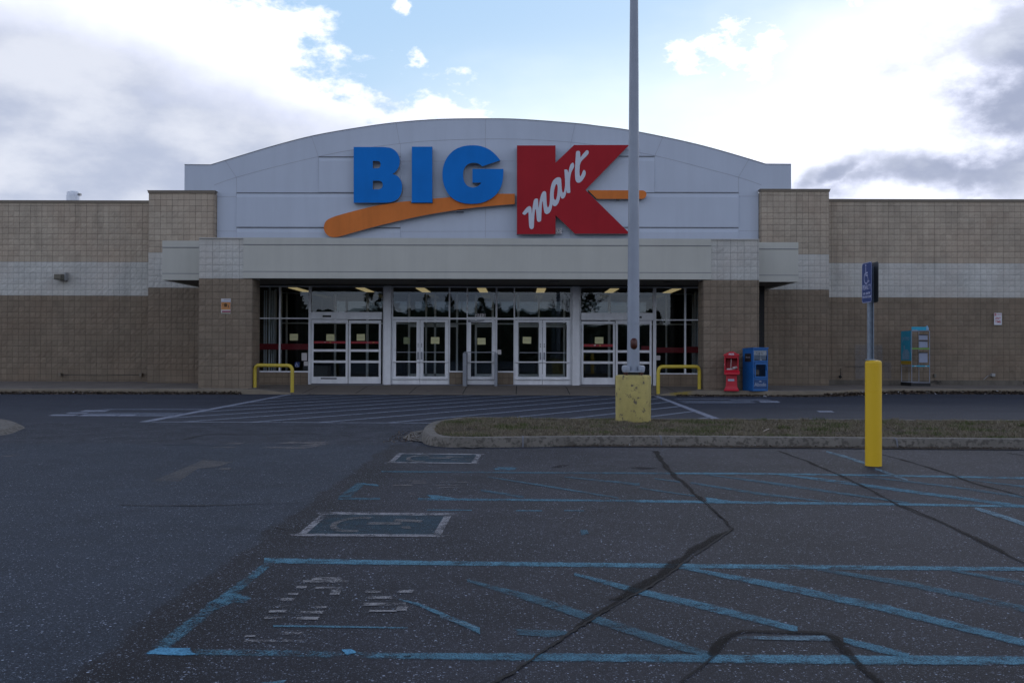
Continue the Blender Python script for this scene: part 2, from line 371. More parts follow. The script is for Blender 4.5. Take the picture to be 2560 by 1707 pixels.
# ------------------------------------------------------------------ mesh helpers
class MB:
    def __init__(s): s.v = []; s.f = []; s.mi = []; s.tone = []; s.cur = 0; s.tn = 0.5; s.ev = {}
    def face(s, idx): s.f.append(idx); s.mi.append(s.cur); s.tone.append(s.tn)
    def poly(s, pts):
        i = len(s.v); s.v += [tuple(p) for p in pts]; s.face(list(range(i, i+len(pts))))
    def feather(s, p, k=1.22):     # quad as a strip: both long edges 0, middle 1 (p0-p1 and p3-p2 are the long edges)
        p = [Vector(q) for q in p]; c0 = (p[0]+p[3])/2; c1 = (p[1]+p[2])/2
        a0, a3 = c0+(p[0]-c0)*k, c0+(p[3]-c0)*k; a1, a2 = c1+(p[1]-c1)*k, c1+(p[2]-c1)*k
        i = len(s.v); s.v += [tuple(q) for q in (a0, a1, c1, c0, a2, a3)]; s.ev[i+2] = s.ev[i+3] = 1.0
        s.face([i, i+1, i+2, i+3]); s.face([i+3, i+2, i+4, i+5])
    def fan(s, p):                 # patch: rim 0, middle 1
        p = [Vector(q) for q in p]; c = sum(p, Vector())/len(p); i = len(s.v)
        p = [c+(q-c)*1.12 for q in p]; m = [c+(q-c)*0.55 for q in p]; n = len(p)
        s.v += [tuple(q) for q in p+m]
        for k in range(n): s.ev[i+n+k] = 1.0; s.face([i+k, i+(k+1) % n, i+n+(k+1) % n, i+n+k])
        s.face([i+n+k for k in range(n)])
    def up(s):
        for q, f in enumerate(s.f):
            a, c, d = (Vector(s.v[k]) for k in f[:3])
            if (c-a).cross(d-a).z < 0: s.f[q] = f[::-1]
    def box(s, x0, x1, y0, y1, z0, z1, skip=''):
        if x0 > x1: x0, x1 = x1, x0
        if y0 > y1: y0, y1 = y1, y0
        if z0 > z1: z0, z1 = z1, z0
        i = len(s.v)
        s.v += [(x0,y0,z0),(x1,y0,z0),(x1,y1,z0),(x0,y1,z0),(x0,y0,z1),(x1,y0,z1),(x1,y1,z1),(x0,y1,z1)]
        for k, fc in (('d',(3,2,1,0)),('u',(4,5,6,7)),('f',(0,1,5,4)),('r',(1,2,6,5)),('b',(2,3,7,6)),('l',(3,0,4,7))):
            if k not in skip: s.face([i+a for a in fc])
        return s
    def prism(s, pts, d):      # pts polygon (3d), extruded by vector d
        n = len(pts); i = len(s.v); d = Vector(d)
        s.v += [tuple(Vector(p)) for p in pts] + [tuple(Vector(p)+d) for p in pts]
        s.face(list(range(i, i+n))[::-1]); s.face(list(range(i+n, i+2*n)))
        for k in range(n): s.face([i+k, i+(k+1) % n, i+n+(k+1) % n, i+n+k])
    def tube(s, pts, r, n=12, cap=True):
        pts = [Vector(p) for p in pts]; rr = r if isinstance(r, (list, tuple)) else [r]*len(pts)
        rings = []; up = None
        for k, p in enumerate(pts):
            d = (pts[min(k+1, len(pts)-1)]-pts[max(k-1, 0)]).normalized()
            if up is None:
                up = Vector((0, 0, 1)) if abs(d.z) < 0.9 else Vector((1, 0, 0))
            a = d.cross(up).normalized(); b = a.cross(d).normalized(); up = b
            i = len(s.v); rings.append(i)
            for q in range(n):
                w = 2*math.pi*q/n
                s.v.append(tuple(p + a*(math.cos(w)*rr[k]) + b*(math.sin(w)*rr[k])))
        for a0, b0 in zip(rings, rings[1:]):
            for q in range(n): s.face([a0+q, a0+(q+1) % n, b0+(q+1) % n, b0+q])
        if cap: s.face([rings[0]+q for q in range(n)][::-1]); s.face([rings[-1]+q for q in range(n)])
    def lathe(s, c, prof, n=40):   # prof list of (r, z)
        rings = []
        for r, z in prof:
            i = len(s.v); rings.append(i)
            for q in range(n):
                w = 2*math.pi*q/n; s.v.append((c[0]+math.cos(w)*r, c[1]+math.sin(w)*r, c[2]+z))
        for a0, b0 in zip(rings, rings[1:]):
            for q in range(n): s.face([a0+q, a0+(q+1) % n, b0+(q+1) % n, b0+q])
        s.face([rings[0]+q for q in range(n)][::-1]); s.face([rings[-1]+q for q in range(n)])
    def build(s, name, mats, parent=None, smooth=False, tone=False, bevel=0, org=None):
        me = bpy.data.meshes.new(name)
        vs = s.v
        o = Vector(org) if org else Vector((0, 0, 0))
        if org: vs = [tuple(Vector(v)-o) for v in vs]
        me.from_pydata(vs, [], s.f); me.update()
        if not isinstance(mats, (list, tuple)): mats = [mats]
        for m in mats: me.materials.append(m)
        me.polygons.foreach_set('material_index', s.mi)
        if tone:
            at = me.attributes.new('tone', 'FLOAT', 'FACE'); at.data.foreach_set('value', s.tone)
        if s.ev:
            at = me.attributes.new('edge', 'FLOAT', 'POINT'); at.data.foreach_set('value', [s.ev.get(k, 0.0) for k in range(len(vs))])
        if smooth:
            me.polygons.foreach_set('use_smooth', [True]*len(s.f))
            if smooth != 'all': me.set_sharp_from_angle(angle=R(35))
        ob = bpy.data.objects.new(name, me); COL.objects.link(ob)
        ob.location = o
        if parent:
            ob.parent = parent
            ob.location = o - gl(parent)
        if bevel:
            md = ob.modifiers.new('b', 'BEVEL'); md.width = bevel; md.segments = 2; md.limit_method = 'ANGLE'
        return ob
def split(b, name, mat, parent=None, **kw):
    par = list(range(len(b.v)))
    def fd_(a):
        while par[a] != a: par[a] = par[par[a]]; a = par[a]
        return a
    for f in b.f:
        for k in f[1:]: par[fd_(k)] = fd_(f[0])
    grp = {}
    for i, f in enumerate(b.f): grp.setdefault(fd_(f[0]), []).append(i)
    out = []
    for fs in grp.values():
        m = MB(); mp = {}
        for i in fs:
            ff = []
            for k in b.f[i]:
                if k not in mp: mp[k] = len(m.v); m.v.append(b.v[k])
                ff.append(mp[k])
            m.cur = b.mi[i]; m.tn = b.tone[i]; m.face(ff)
        out.append(m.build(name, mat, parent, **kw))
    return out
def gl(o):
    v = o.location.copy(); p = o.parent
    while p: v += p.location; p = p.parent
    return v
def tag(o, label=None, cat=None, group=None, kind=None):
    if label: o['label'] = label
    if cat: o['category'] = cat
    if group: o['group'] = group
    if kind: o['kind'] = kind
    return o
def empty(name, loc, label, cat, group=None):
    o = bpy.data.objects.new(name, None); COL.objects.link(o); o.location = loc; o.empty_display_size = 0.2
    return tag(o, label, cat, group)
def mesh_obj(name, me, mat, parent=None, loc=(0, 0, 0), rot=None):
    me.materials.clear(); me.materials.append(mat)
    ob = bpy.data.objects.new(name, me); COL.objects.link(ob)
    if parent: ob.parent = parent
    ob.location = loc
    if rot: ob.rotation_euler = rot
    return ob
def curve_mesh(name, loops, ext):     # closed 2d loops (xy) filled and extruded
    cu = bpy.data.curves.new(name, 'CURVE'); cu.dimensions = '2D'; cu.fill_mode = 'BOTH'; cu.extrude = ext
    for lp in loops:
        sp = cu.splines.new('POLY'); sp.points.add(len(lp)-1)
        for q, (x, y) in zip(sp.points, lp): q.co = (x, y, 0, 1)
        sp.use_cyclic_u = True
    ob = bpy.data.objects.new(name, cu); COL.objects.link(ob)
    bpy.context.view_layer.update()
    me = bpy.data.meshes.new_from_object(ob, depsgraph=bpy.context.evaluated_depsgraph_get())
    bpy.data.objects.remove(ob); bpy.data.curves.remove(cu)
    return me
def text_mesh(body, size, ext=0.001, align='CENTER', bold=0.0, sx=1.0, space=1.0):
    cu = bpy.data.curves.new('lettering', 'FONT'); cu.body = body; cu.size = size; cu.extrude = ext
    cu.align_x = align; cu.align_y = 'CENTER'; cu.offset = bold; cu.space_character = space; cu.resolution_u = 3
    ob = bpy.data.objects.new('lettering', cu); COL.objects.link(ob)
    bpy.context.view_layer.update()
    me = bpy.data.meshes.new_from_object(ob, depsgraph=bpy.context.evaluated_depsgraph_get())
    bpy.data.objects.remove(ob); bpy.data.curves.remove(cu)
    if sx != 1.0:
        for v in me.vertices: v.co.x *= sx
    return me
def catmull(pts, n=5, closed=True):
    out = []; N = len(pts)
    rng = range(N) if closed else range(N-1)
    for i in rng:
        if closed: p0, p1, p2, p3 = pts[i-1], pts[i], pts[(i+1) % N], pts[(i+2) % N]
        else: p0, p1, p2, p3 = pts[max(i-1, 0)], pts[i], pts[i+1], pts[min(i+2, N-1)]
        for k in range(n):
            t = k/n
            out.append(tuple(0.5*((2*b) + (-a+c)*t + (2*a-5*b+4*c-d)*t*t + (-a+3*b-3*c+d)*t**3) for a, b, c, d in zip(p0, p1, p2, p3)))
    if not closed: out.append(tuple(pts[-1]))
    return out
RX90 = (R(90), 0, 0)

# ------------------------------------------------------------------ ground
def add_ground():
    b = MB()
    xs = [-400, -60, -30, -15, -8, -4, 0, 4, 8, 15, 30, 60, 400]; ys = [-400, -100, -40, -10, 0, 4, 8, 12, 16, 20, 24, 28.2, 60, 400]
    for i in range(len(xs)-1):
        for j in range(len(ys)-1):
            b.poly([(xs[i], ys[j], 0), (xs[i+1], ys[j], 0), (xs[i+1], ys[j+1], 0), (xs[i], ys[j+1], 0)])
    return tag(b.build('parking_lot', M_ASPH), 'dark worn asphalt of the parking lot and driving lane', None, None, 'structure')
LOT = add_ground()
_zk = [0.004]
def mark(name, polys, mat, z=0.004, label=None):
    z *= 0.7
    b = MB(); linear = name in ('painted_line', 'hatch_line')
    for pl in polys:
        g = [G(x, y, z) for x, y in pl]
        if linear: b.feather(g)
        else: b.fan(g)
    b.up()
    o = b.build(name, mat, LOT)
    if label: o['label'] = label
    return o
def strip(pts):                # [(x, y, halfheight)...] -> quads (photo px)
    out = []
    for a, c in zip(pts, pts[1:]):
        out.append([(a[0], a[1]-a[2]), (c[0], c[1]-c[2]), (c[0], c[1]+c[2]), (a[0], a[1]+a[2])])
    return out
def T1(x, y): return (1100+x/1.611, 1240+y/1.611)
def Z8(x, y): return (300+x/2.6133, 1240+y/2.6133)
def Z6(x, y): return (800+x/2.6133, 960+y/2.6133)
def Z7(x, y): return (1600+x/2.45, 960+y/2.45)
def Z5(x, y): return (x/2.6133, 940+y/2.6133)
def st(fn, pts, k): return strip([(*fn(x, y), h/k) for x, y, h in pts])
# long bay lines
M_PB4 = paint_mat('nearly gone blue paint', (0.10, 0.235, 0.31), 0.505, alpha=0.9, edge=0.22)
mark('painted_line', strip([(487, 1629, 7), (700, 1631, 8), (1000, 1638, 7)]), M_PB4, label='nearest blue bay line, worn left end')
mark('painted_line', strip([(1000, 1638, 7), (1200, 1640, 8), (1317, 1641, 9), (1783, 1645, 9.5)]), M_PB2)
mark('painted_line', strip([(1783, 1645, 9.5), (2155, 1648, 11), (2620, 1650, 10)]), M_PB1)
mark('paint_patch', [[Z8(180, 1027), Z8(215, 1000), Z8(270, 985), Z8(350, 990), Z8(455, 990), Z8(460, 1015), Z8(500, 1030), Z8(400, 1036)]], M_PB0)
mark('painted_line', strip([(660, 1400, 6), (900, 1404, 6), (1200, 1408, 5)]), M_PB1)
mark('painted_line', strip([(1200, 1408, 5), (1659, 1413, 5.5), (2620, 1422, 4.5)]), M_PB1, z=0.0042)
mark('painted_line', strip([(845, 1245.5, 2.6), (950, 1246, 2.6)]), M_PB3)
mark('painted_line', strip([(1045, 1247, 2.6), (1565, 1251, 2.4), (1600, 1252, 3)]), M_PB2)
mark('painted_line', strip([(1600, 1252, 3), (1850, 1255, 3.2), (2253, 1260, 3), (2620, 1266, 2.6)]), M_PB1)
mark('painted_line', strip([(953, 1178, 1.8), (1336, 1181, 1.8), (1680, 1182.5, 2)]), M_PB3)
mark('painted_line', strip([(1680, 1182.5, 2), (1850, 1183.2, 2), (2171, 1187, 2.2), (2400, 1191.5, 2.3), (2620, 1196, 2.5)]), M_PB1)
mark('painted_line', strip([(1068, 1274, 1), (1180, 1274.5, 1)]) + strip([(1290, 1275.5, 1.2), (1355, 1276, 1.5)]) + strip([(1410, 1275.5, 1), (1460, 1276, 1)]), M_PB2)
# end lines towards the lane
def band(p, q, wp, wq):        # band given by centre points and pixel widths in x
    return [[(p[0]-wp, p[1]), (q[0]-wq, q[1]), (q[0]+wq, q[1]), (p[0]+wp, p[1])]]
mark('painted_line', band((672, 1408), (400, 1617), 14, 24), M_PB4, z=0.0044)
mark('painted_line', band((905, 1206), (860, 1242), 12, 15), M_PB3)
mark('paint_patch', [[Z8(690, 640), Z8(740, 630), Z8(850, 660), Z8(810, 695), Z8(740, 690), Z8(640, 735), Z8(570, 735), Z8(570, 700)]], M_PB2, z=0.0048)
mark('paint_patch', [[Z6(280, 648), Z6(370, 652), Z6(385, 666), Z6(300, 658)]], M_PB2, z=0.0048)
mark('paint_patch', [[Z6(700, 722), Z6(770, 725), Z6(900, 747), Z6(730, 747)]], M_PB2, z=0.0048)
mark('paint_patch', [[Z6(1130, 548), Z6(1200, 538), Z6(1285, 545), Z6(1270, 560), Z6(1150, 560)]], M_PB2, z=0.0048)
mark('paint_patch', [[Z7(400, 692), Z7(440, 696), Z7(560, 714), Z7(420, 724)]], M_PB1, z=0.0048)
mark('paint_patch', [[Z8(1450, 1000), Z8(1510, 996), Z8(1545, 1018), Z8(1480, 1035)]], M_PB0, z=0.0048)
# hatching of the near aisle
mark('hatch_line', st(T1, [(110, 338, 5), (400, 420, 15), (900, 583, 16), (1095, 640, 12)], 1.611), M_PB3, z=0.0052)
mark('hatch_line', st(T1, [(540, 312, 5), (800, 382, 12), (1100, 450, 14), (1440, 535, 12)], 1.611), M_PB2, z=0.0052)
mark('hatch_line', st(T1, [(1625, 578, 10), (1760, 612, 14), (1890, 640, 8)], 1.611), M_PB2, z=0.0052)
mark('hatch_line', st(T1, [(960, 284, 6), (1400, 368, 13), (1800, 452, 14), (2380, 595, 14)], 1.611), M_PB2, z=0.0052)
mark('hatch_line', st(T1, [(1520, 292, 6), (1900, 355, 10), (2380, 458, 12)], 1.611), M_PB3, z=0.0052)
mark('hatch_line', st(T1, [(2060, 297, 5), (2380, 355, 8)], 1.611), M_PB3, z=0.0052)
mark('hatch_line', st(Z8, [(1820, 672, 3), (1950, 705, 10), (2352, 878, 20)], 2.6133), M_PB2, z=0.0056)
mark('hatch_line', st(T1, [(0, 482, 7), (150, 528, 3)], 1.611), M_PBW, z=0.006)
mark('painted_line', st(Z8, [(1000, 845, 6), (1400, 850, 6), (1880, 858, 4)], 2.6133), M_PB2)
mark('paint_patch', [[T1(1200, 572), T1(1230, 562), T1(1545, 560), T1(1580, 580), T1(1400, 578)]], M_PBW, z=0.0056)
mark('paint_patch', [[T1(310, 535), T1(500, 540), T1(530, 552), T1(440, 566), T1(320, 556)]], M_PB3, z=0.0056)
mark('paint_patch', [[T1(565, 135), T1(590, 133), T1(600, 150), T1(570, 155)]], M_PB3, z=0.0056)
mark('paint_patch', [[Z8(900, 1220), Z8(1060, 1200), Z8(1090, 1196), Z8(1060, 1225)]], M_PB1, z=0.0056)
# hatching of the far aisle
for pts, m_ in (([(310, 603, 5), (700, 665, 8), (1130, 717, 4)], M_PB3), ([(400, 552, 3), (900, 618, 8), (1650, 727, 5)], M_PB3),
                ([(830, 549, 4), (1200, 595, 9), (1700, 662, 9), (2352, 748, 9)], M_PB2), ([(1380, 566, 3), (1850, 620, 6), (2380, 694, 7)], M_PB3),
                ([(1900, 571, 2), (2380, 630, 6)], M_PB3), ([(0, 636, 4), (340, 684, 4)], M_PB3), ([(90, 577, 3), (245, 598, 4)], M_PB3)):
    mark('hatch_line', st(Z7, pts, 2.45), m_, z=0.0052)
for pts in ([(1050, 692, 6), (1330, 735, 9)], [(1100, 605, 4), (1500, 668, 6), (1950, 742, 5)], [(1600, 605, 3), (2090, 655, 8)]):
    mark('hatch_line', st(Z6, pts, 2.6133), M_PB3, z=0.0056)
mark('painted_line', st(Z7, [(1140, 412, 5), (1260, 445, 8), (1385, 486, 8)], 2.45), M_PBW, z=0.006)
mark('painted_line', st(Z7, [(1440, 517, 6), (1540, 552, 8), (1640, 588, 5)], 2.45), M_PBW, z=0.006)
mark('painted_line', st(Z7, [(2050, 758, 8), (2160, 790, 12), (2290, 832, 12), (2420, 880, 12)], 2.45), M_PBW, z=0.006)
# accessible bay emblems
def emblem(o0, o1, o2, o3, wb, ht, big):
    (ax, ay), (bx, by), (cx, cy), (dx, dy) = o0, o1, o2, o3     # TL TR BR BL
    def q(u, v):
        t_ = (ax+(bx-ax)*u, ay+(by-ay)*u); b_ = (dx+(cx-dx)*u, dy+(cy-dy)*u)
        return (t_[0]+(b_[0]-t_[0])*v, t_[1]+(b_[1]-t_[1])*v)
    mark('bay_emblem', [[q(0, 0), q(1, 0), q(1, ht), q(0, ht)], [q(0, 1-ht), q(1, 1-ht), q(1, 1), q(0, 1)],
                        [q(0, ht), q(wb, ht), q(wb, 1-ht), q(0, 1-ht)], [q(1-wb, ht), q(1, ht), q(1, 1-ht), q(1-wb, 1-ht)]], M_PW1, z=0.0064,
         label='worn white border of an accessible bay emblem')
    mark('bay_emblem', [[q(wb, ht), q(1-wb, ht), q(1-wb, 1-ht), q(wb, 1-ht)]], M_PBE, z=0.0048)
    # wheelchair seen from the side: wheel arc, body, leg
    ps = []
    for k in range(14):
        a0 = R(70+k*16); a1 = R(70+(k+1)*16)
        c = (0.34, 0.5); 
        ps.append([q(c[0]+math.cos(a)*r*0.62, c[1]+math.sin(a)*r*1.1) for a, r in ((a0, 0.30), (a1, 0.30), (a1, 0.22), (a0, 0.22))])
    ps.append([q(0.42, 0.40), q(0.66, 0.40), q(0.66, 0.50), q(0.42, 0.50)])
    ps.append([q(0.60, 0.26), q(0.80, 0.30), q(0.80, 0.40), q(0.60, 0.36)])
    ps.append([q(0.68, 0.58), q(0.74, 0.56), q(0.76, 0.66), q(0.70, 0.66)])
    mark('bay_emblem', ps, M_PW2, z=0.008)
emblem(Z8(1330, 103), Z8(2175, 110), Z8(2090, 265), Z8(1150, 258), 0.055, 0.10, True)
emblem(Z6(512, 450), Z6(1058, 455), Z6(1020, 519), Z6(443, 514), 0.06, 0.10, False)
# worn bay lettering: stretched strokes
def rects(fn, lst, mat, z=0.0064, sh=0.25):
    ps = []
    for x0, x1, y0, y1 in lst:
        d = (y1-y0)*sh*2
        ps.append([fn(x0+d, y0), fn(x1+d, y0), fn(x1, y1), fn(x0, y1)])
    mark('bay_lettering', ps, mat, z=z)
rects(Z8, [(1200, 1480, 548, 562), (1255, 1440, 528, 546), (1150, 1215, 585, 598), (1275, 1440, 590, 604), (1370, 1430, 606, 640), (1095, 1160, 630, 642),
           (1045, 1130, 664, 682), (1015, 1110, 708, 722), (1240, 1345, 716, 728), (975, 1080, 742, 756), (1175, 1320, 748, 765), (940, 1050, 785, 798), (1150, 1290, 786, 804),
           (1050, 1190, 884, 900), (815, 880, 905, 915), (815, 1015, 935, 950), (1060, 1190, 935, 948), (1600, 1700, 614, 628), (1820, 1910, 612, 628), (1620, 1770, 652, 668),
           (1595, 1870, 694, 712), (1800, 1870, 715, 745), (1630, 1800, 742, 752)], M_PWL)
rects(Z6, [(575, 625, 712, 722), (600, 690, 640, 647), (480, 600, 655, 662), (560, 680, 628, 633)], M_PW2)
rects(Z6, [(760, 900, 658, 664), (790, 960, 637, 641), (780, 940, 672, 676)], M_PW2)
# lane lettering left of the crossing and right, faded arrows
rects(Z5, [(520, 680, 222, 232), (430, 560, 237, 243), (315, 480, 250, 259), (510, 745, 250, 260), (760, 860, 251, 260)], M_PWC, sh=2.0)
rects(Z5, [(680, 1330, 214, 220), (560, 1180, 240, 248), (745, 1120, 249, 262)], M_PWS, z=0.005, sh=1.0)
rects(Z5, [(1820, 1920, 428, 440), (1950, 2090, 426, 440), (1700, 1880, 460, 470), (1870, 1990, 440, 474), (1450, 1560, 434, 444), (1380, 1520, 460, 468)], M_PW2, sh=2.5)
mark('lane_arrow', [[Z5(980, 688), Z5(1200, 600), Z5(1330, 545), Z5(1520, 560), Z5(1440, 590), Z5(1300, 600), Z5(1160, 690)], [Z5(1440, 600), Z5(1520, 598), Z5(1500, 612), Z5(1430, 612)]], M_PALE)
mark('lane_arrow', [[Z5(0, 525), Z5(60, 516), Z5(130, 514), Z5(60, 526)]], M_PW2)
rects(Z7, [(235, 560, 88, 95), (280, 700, 103, 116), (560, 800, 92, 101)], M_PWS, sh=-1.0)
rects(Z7, [(745, 860, 103, 113), (1100, 1190, 163, 172)], M_PWC, sh=-1.0)
# zebra crossing in front of the doors
def crossing():
    xl, xr, y0, y1 = -6.72, 3.86, 17.22, 28.1
    def q(b, pts, z):
        b.feather([(pts[k][0], pts[k][1], z*0.7) for k in ((0, 3, 2, 1) if abs(pts[0][1]-pts[1][1]) < 0.01 and abs(pts[3][1]-pts[0][1]) > 0.5 else (0, 1, 2, 3))]); b.up()
    b = MB(); q(b, [(xl-0.09, y0-0.1), (xl+0.09, y0-0.1), (xl+0.02, y1), (xl-0.13, y1)], 0.004)
    q(b, [(xr-0.16, 18.2), (xr+0.0, 18.2), (xr+0.20, y1), (xr+0.06, y1)], 0.004); b.build('crossing_edge_line', M_PWC, LOT)
    b = MB(); q(b, [(xl+0.13, y0-0.1), (xr, y0-0.1), (xr, y0), (xl+0.13, y0)], 0.004); b.build('crossing_edge_line', M_PWC, LOT)
    dx, dy = 0.549, 0.836
    for k in range(-3, 16):
        off = 9.33+1.03*k                   # n . p with n = (-dy, dx)
        def xat(y): return (dx*y-off)/dy
        def yat(x): return (off+dy*x)/dx
        ya = max(y0, yat(xl)); yb = min(y1, yat(xr))
        if yb-ya < 0.4: continue
        w = 0.062/dy; b = MB()
        q(b, [(xat(ya)-w, ya), (xat(ya)+w, ya), (xat(yb)+w, yb), (xat(yb)-w, yb)], 0.0048)
        b.build('crossing_stripe', M_PWH, LOT)
crossing()
# cracks with sealant
def crack(fn, k, pts, seal, z):
    NS = 8
    pp = catmull([(x, y) for x, y, _ in pts], NS, closed=False); ww = catmull([(h, 0) for _, _, h in pts], NS, closed=False)
    g = [G(*fn(x, y), z*0.6) for x, y in pp]
    b = MB(); n = len(g); L = []; Rr = []
    for i in range(n):
        d = (g[min(i+1, n-1)]-g[max(i-1, 0)]); d = Vector((d.x, d.y, 0)).normalized(); s_ = Vector((-d.y, d.x, 0))
        w = abs(ww[i][0])*(0.62 if seal else 1.0)*(1+0.9*mnoise.noise(Vector((g[i].x*3, g[i].y*3, 1.5))))
        off = s_*(0.02*mnoise.noise(Vector((g[i].x*4, g[i].y*4, 8.5))) if seal else random.uniform(-0.008, 0.008))
        L.append(g[i]+s_*w+off); Rr.append(g[i]-s_*w+off)
    for i in range(n-1):
        if seal: b.feather([L[i], L[i+1], Rr[i+1], Rr[i]], 1.35)
        else: b.poly([L[i], Rr[i], Rr[i+1], L[i+1]])
    b.up()
    b.build('crack', M_SEAL if seal else M_CRK, LOT)
crack(Z7, 2.45, [(92, 408, .05), (150, 490, .05), (210, 560, .045), (260, 595, .04), (320, 655, .045), (400, 728, .02), (520, 832, .012)], True, 0.0085)
crack(T1, 1.6, [(1050, 0, .012), (1110, 60, .014), (1180, 130, .025)], True, 0.0085)
crack(T1, 1.6, [(1180, 130, .03), (1135, 152, .04), (1060, 190, .05), (960, 262, .06), (880, 320, .06), (790, 375, .055), (730, 405, .055), (680, 412, .04)], True, 0.0089)
crack(T1, 1.6, [(730, 405, .03), (620, 478, .03), (520, 548, .012), (400, 628, .01), (300, 700, .01), (200, 760, .008)], True, 0.0093)
crack(T1, 1.6, [(1180, 130, .006), (1060, 215, .006), (960, 282, .006), (880, 340, .006), (790, 392, .006), (700, 440, .006), (600, 500, .007), (500, 565, .007), (400, 630, .007), (300, 700, .007), (200, 760, .007)], False, 0.0097)
crack(Z7, 2.45, [(850, 408, .035), (1020, 470, .035), (1180, 538, .035), (1400, 640, .03), (1600, 748, .02), (1810, 833, .012)], True, 0.0085)
crack(T1, 1.6, [(1860, 35, .02), (1980, 85, .022), (2100, 142, .03), (2250, 215, .035), (2380, 280, .03)], True, 0.0085)
crack(Z7, 2.45, [(1480, 430, .03), (1700, 488, .04), (1900, 552, .04), (2050, 605, .04), (2200, 645, .03), (2380, 695, .03)], True, 0.0085)
crack(Z7, 2.45, [(2250, 420, .03), (2380, 442, .03)], True, 0.0085)
crack(T1, 1.6, [(1100, 640, .04), (1125, 590, .05), (1165, 555, .05), (1230, 540, .045), (1380, 546, .04), (1530, 548, .05), (1590, 570, .05), (1640, 625, .045), (1700, 690, .035), (1780, 752, .03)], True, 0.0101)
crack(T1, 1.6, [(1100, 640, .02), (1050, 690, .012), (980, 750, .01)], True, 0.0105)
crack(Z8, 2.6, [(0, 55, .012), (250, 60, .01), (600, 58, .01), (900, 48, .009), (1180, 42, .008)], False, 0.0085)
crack(Z8, 2.6, [(990, 200, .006), (1090, 212, .007), (1180, 208, .006)], False, 0.0085)
crack(Z5, 2.6, [(1060, 450, .02), (1300, 452, .02), (1550, 458, .015)], True, 0.0085)
crack(Z5, 2.6, [(1200, 412, .03), (1380, 378, .02), (1600, 382, .02), (1900, 374, .02), (2100, 376, .02)], False, 0.0086)
crack(Z5, 2.6, [(210, 215, .02), (330, 217, .02)], False, 0.0086)
mark('oil_stain', [[Z6(2010, 546), Z6(2080, 540), Z6(2200, 544), Z6(2225, 550), Z6(2100, 556)]], M_OIL, z=0.0068)
mark('oil_stain', [[Z6(1500, 548), Z6(1560, 528), Z6(1640, 526), Z6(1560, 545)]], M_OIL, z=0.0068)
mark('oil_stain', [[Z8(1850, 1040), Z8(1900, 1035), Z8(1900, 1048), Z8(1850, 1050)]], M_OIL, z=0.0068)

# ------------------------------------------------------------------ sidewalk
WZ = 0.15
EDGE = [(-40, 26.9), (-15, 27.9), (-9, 28.3), (-6.95, 28.35), (4.15, 28.4), (8.2, 28.35), (9.3, 28.6), (10.4, 29.5), (11.4, 30.4), (13, 30.6), (40, 30.7)]
def edge_y(x):
    for (a, ya), (c, yc) in zip(EDGE, EDGE[1:]):
        if a <= x <= c: return ya+(yc-ya)*(x-a)/(c-a)
    return EDGE[-1][1]
def walk_h(x, y):              # the walk ramps down to the crossing
    r = min(max((x+7.9)/1.2, 0), 1)*min(max((5.2-x)/1.2, 0), 1)
    t = min(max((30.4-y)/2.0, 0), 1)
    return WZ - (WZ-0.025)*r*t
def sidewalk():
    b = MB()
    xs = sorted(set([-40, -30, -24, -20, 40, 30, 24, 20] + [round(-18+0.45*i, 3) for i in range(80)]))
    for x0, x1 in zip(xs, xs[1:]):
        e0, e1 = edge_y(x0), edge_y(x1); N = 9
        def row(x, e): return [(x, e+(35.0-e)*(i/N)**1.6) for i in range(N+1)]
        r_0, r_1 = row(x0, e0), row(x1, e1)
        for i in range(N):
            b.poly([(*r_0[i], walk_h(*r_0[i])), (*r_1[i], walk_h(*r_1[i])), (*r_1[i+1], walk_h(*r_1[i+1])), (*r_0[i+1], walk_h(*r_0[i+1]))])
        b.poly([(x0, e0, -0.02), (x1, e1, -0.02), (x1, e1, walk_h(x1, e1)), (x0, e0, walk_h(x0, e0))])
    o = tag(b.build('sidewalk', M_WALK), 'concrete sidewalk along the store front with a ramp at the crossing', None, None, 'structure')
    j = MB()
    X = -20.7
    while X < 22:
        e = edge_y(X)+0.02; ye = 34.0; y = e
        while y < ye:
            y2 = min(y+0.35, ye)
            j.poly([(X-0.014, y, walk_h(X, y)+0.003), (X+0.012, y, walk_h(X, y)+0.003), (X+0.012, y2, walk_h(X, y2)+0.003), (X-0.012, y2, walk_h(X, y2)+0.003)])
            y = y2
        X += 1.585
    j.build('joint', M_CRK, o)
    k = MB()                   # kerb face with rounded top, yellowish in places
    for x0, x1 in zip(xs, xs[1:]):
        e0, e1 = edge_y(x0), edge_y(x1); h0, h1 = walk_h(x0, e0), walk_h(x1, e1)
        if max(h0, h1) < 0.06: continue
        k.poly([(x0, e0-0.06, 0), (x1, e1-0.06, 0), (x1, e1-0.035, h1-0.02), (x0, e0-0.035, h0-0.02)])
        k.poly([(x0, e0-0.035, h0-0.02), (x1, e1-0.035, h1-0.02), (x1, e1+0.0, h1+0.004), (x0, e0+0.0, h0+0.004)])
        k.poly([(x0, e0+0.0, h0+0.004), (x1, e1+0.0, h1+0.004), (x1, e1+0.15, h1+0.005), (x0, e0+0.15, h0+0.005)])
    ky = simple('kerb with worn yellow paint', (0.19, 0.16, 0.115), 0.9, var=0.2, vs=2, bump=0.5, bs=40, dirt=((0.21, 0.155, 0.03), 0.5, 0.60))
    k.build('kerb', ky, o)
    return o
WALK = sidewalk()
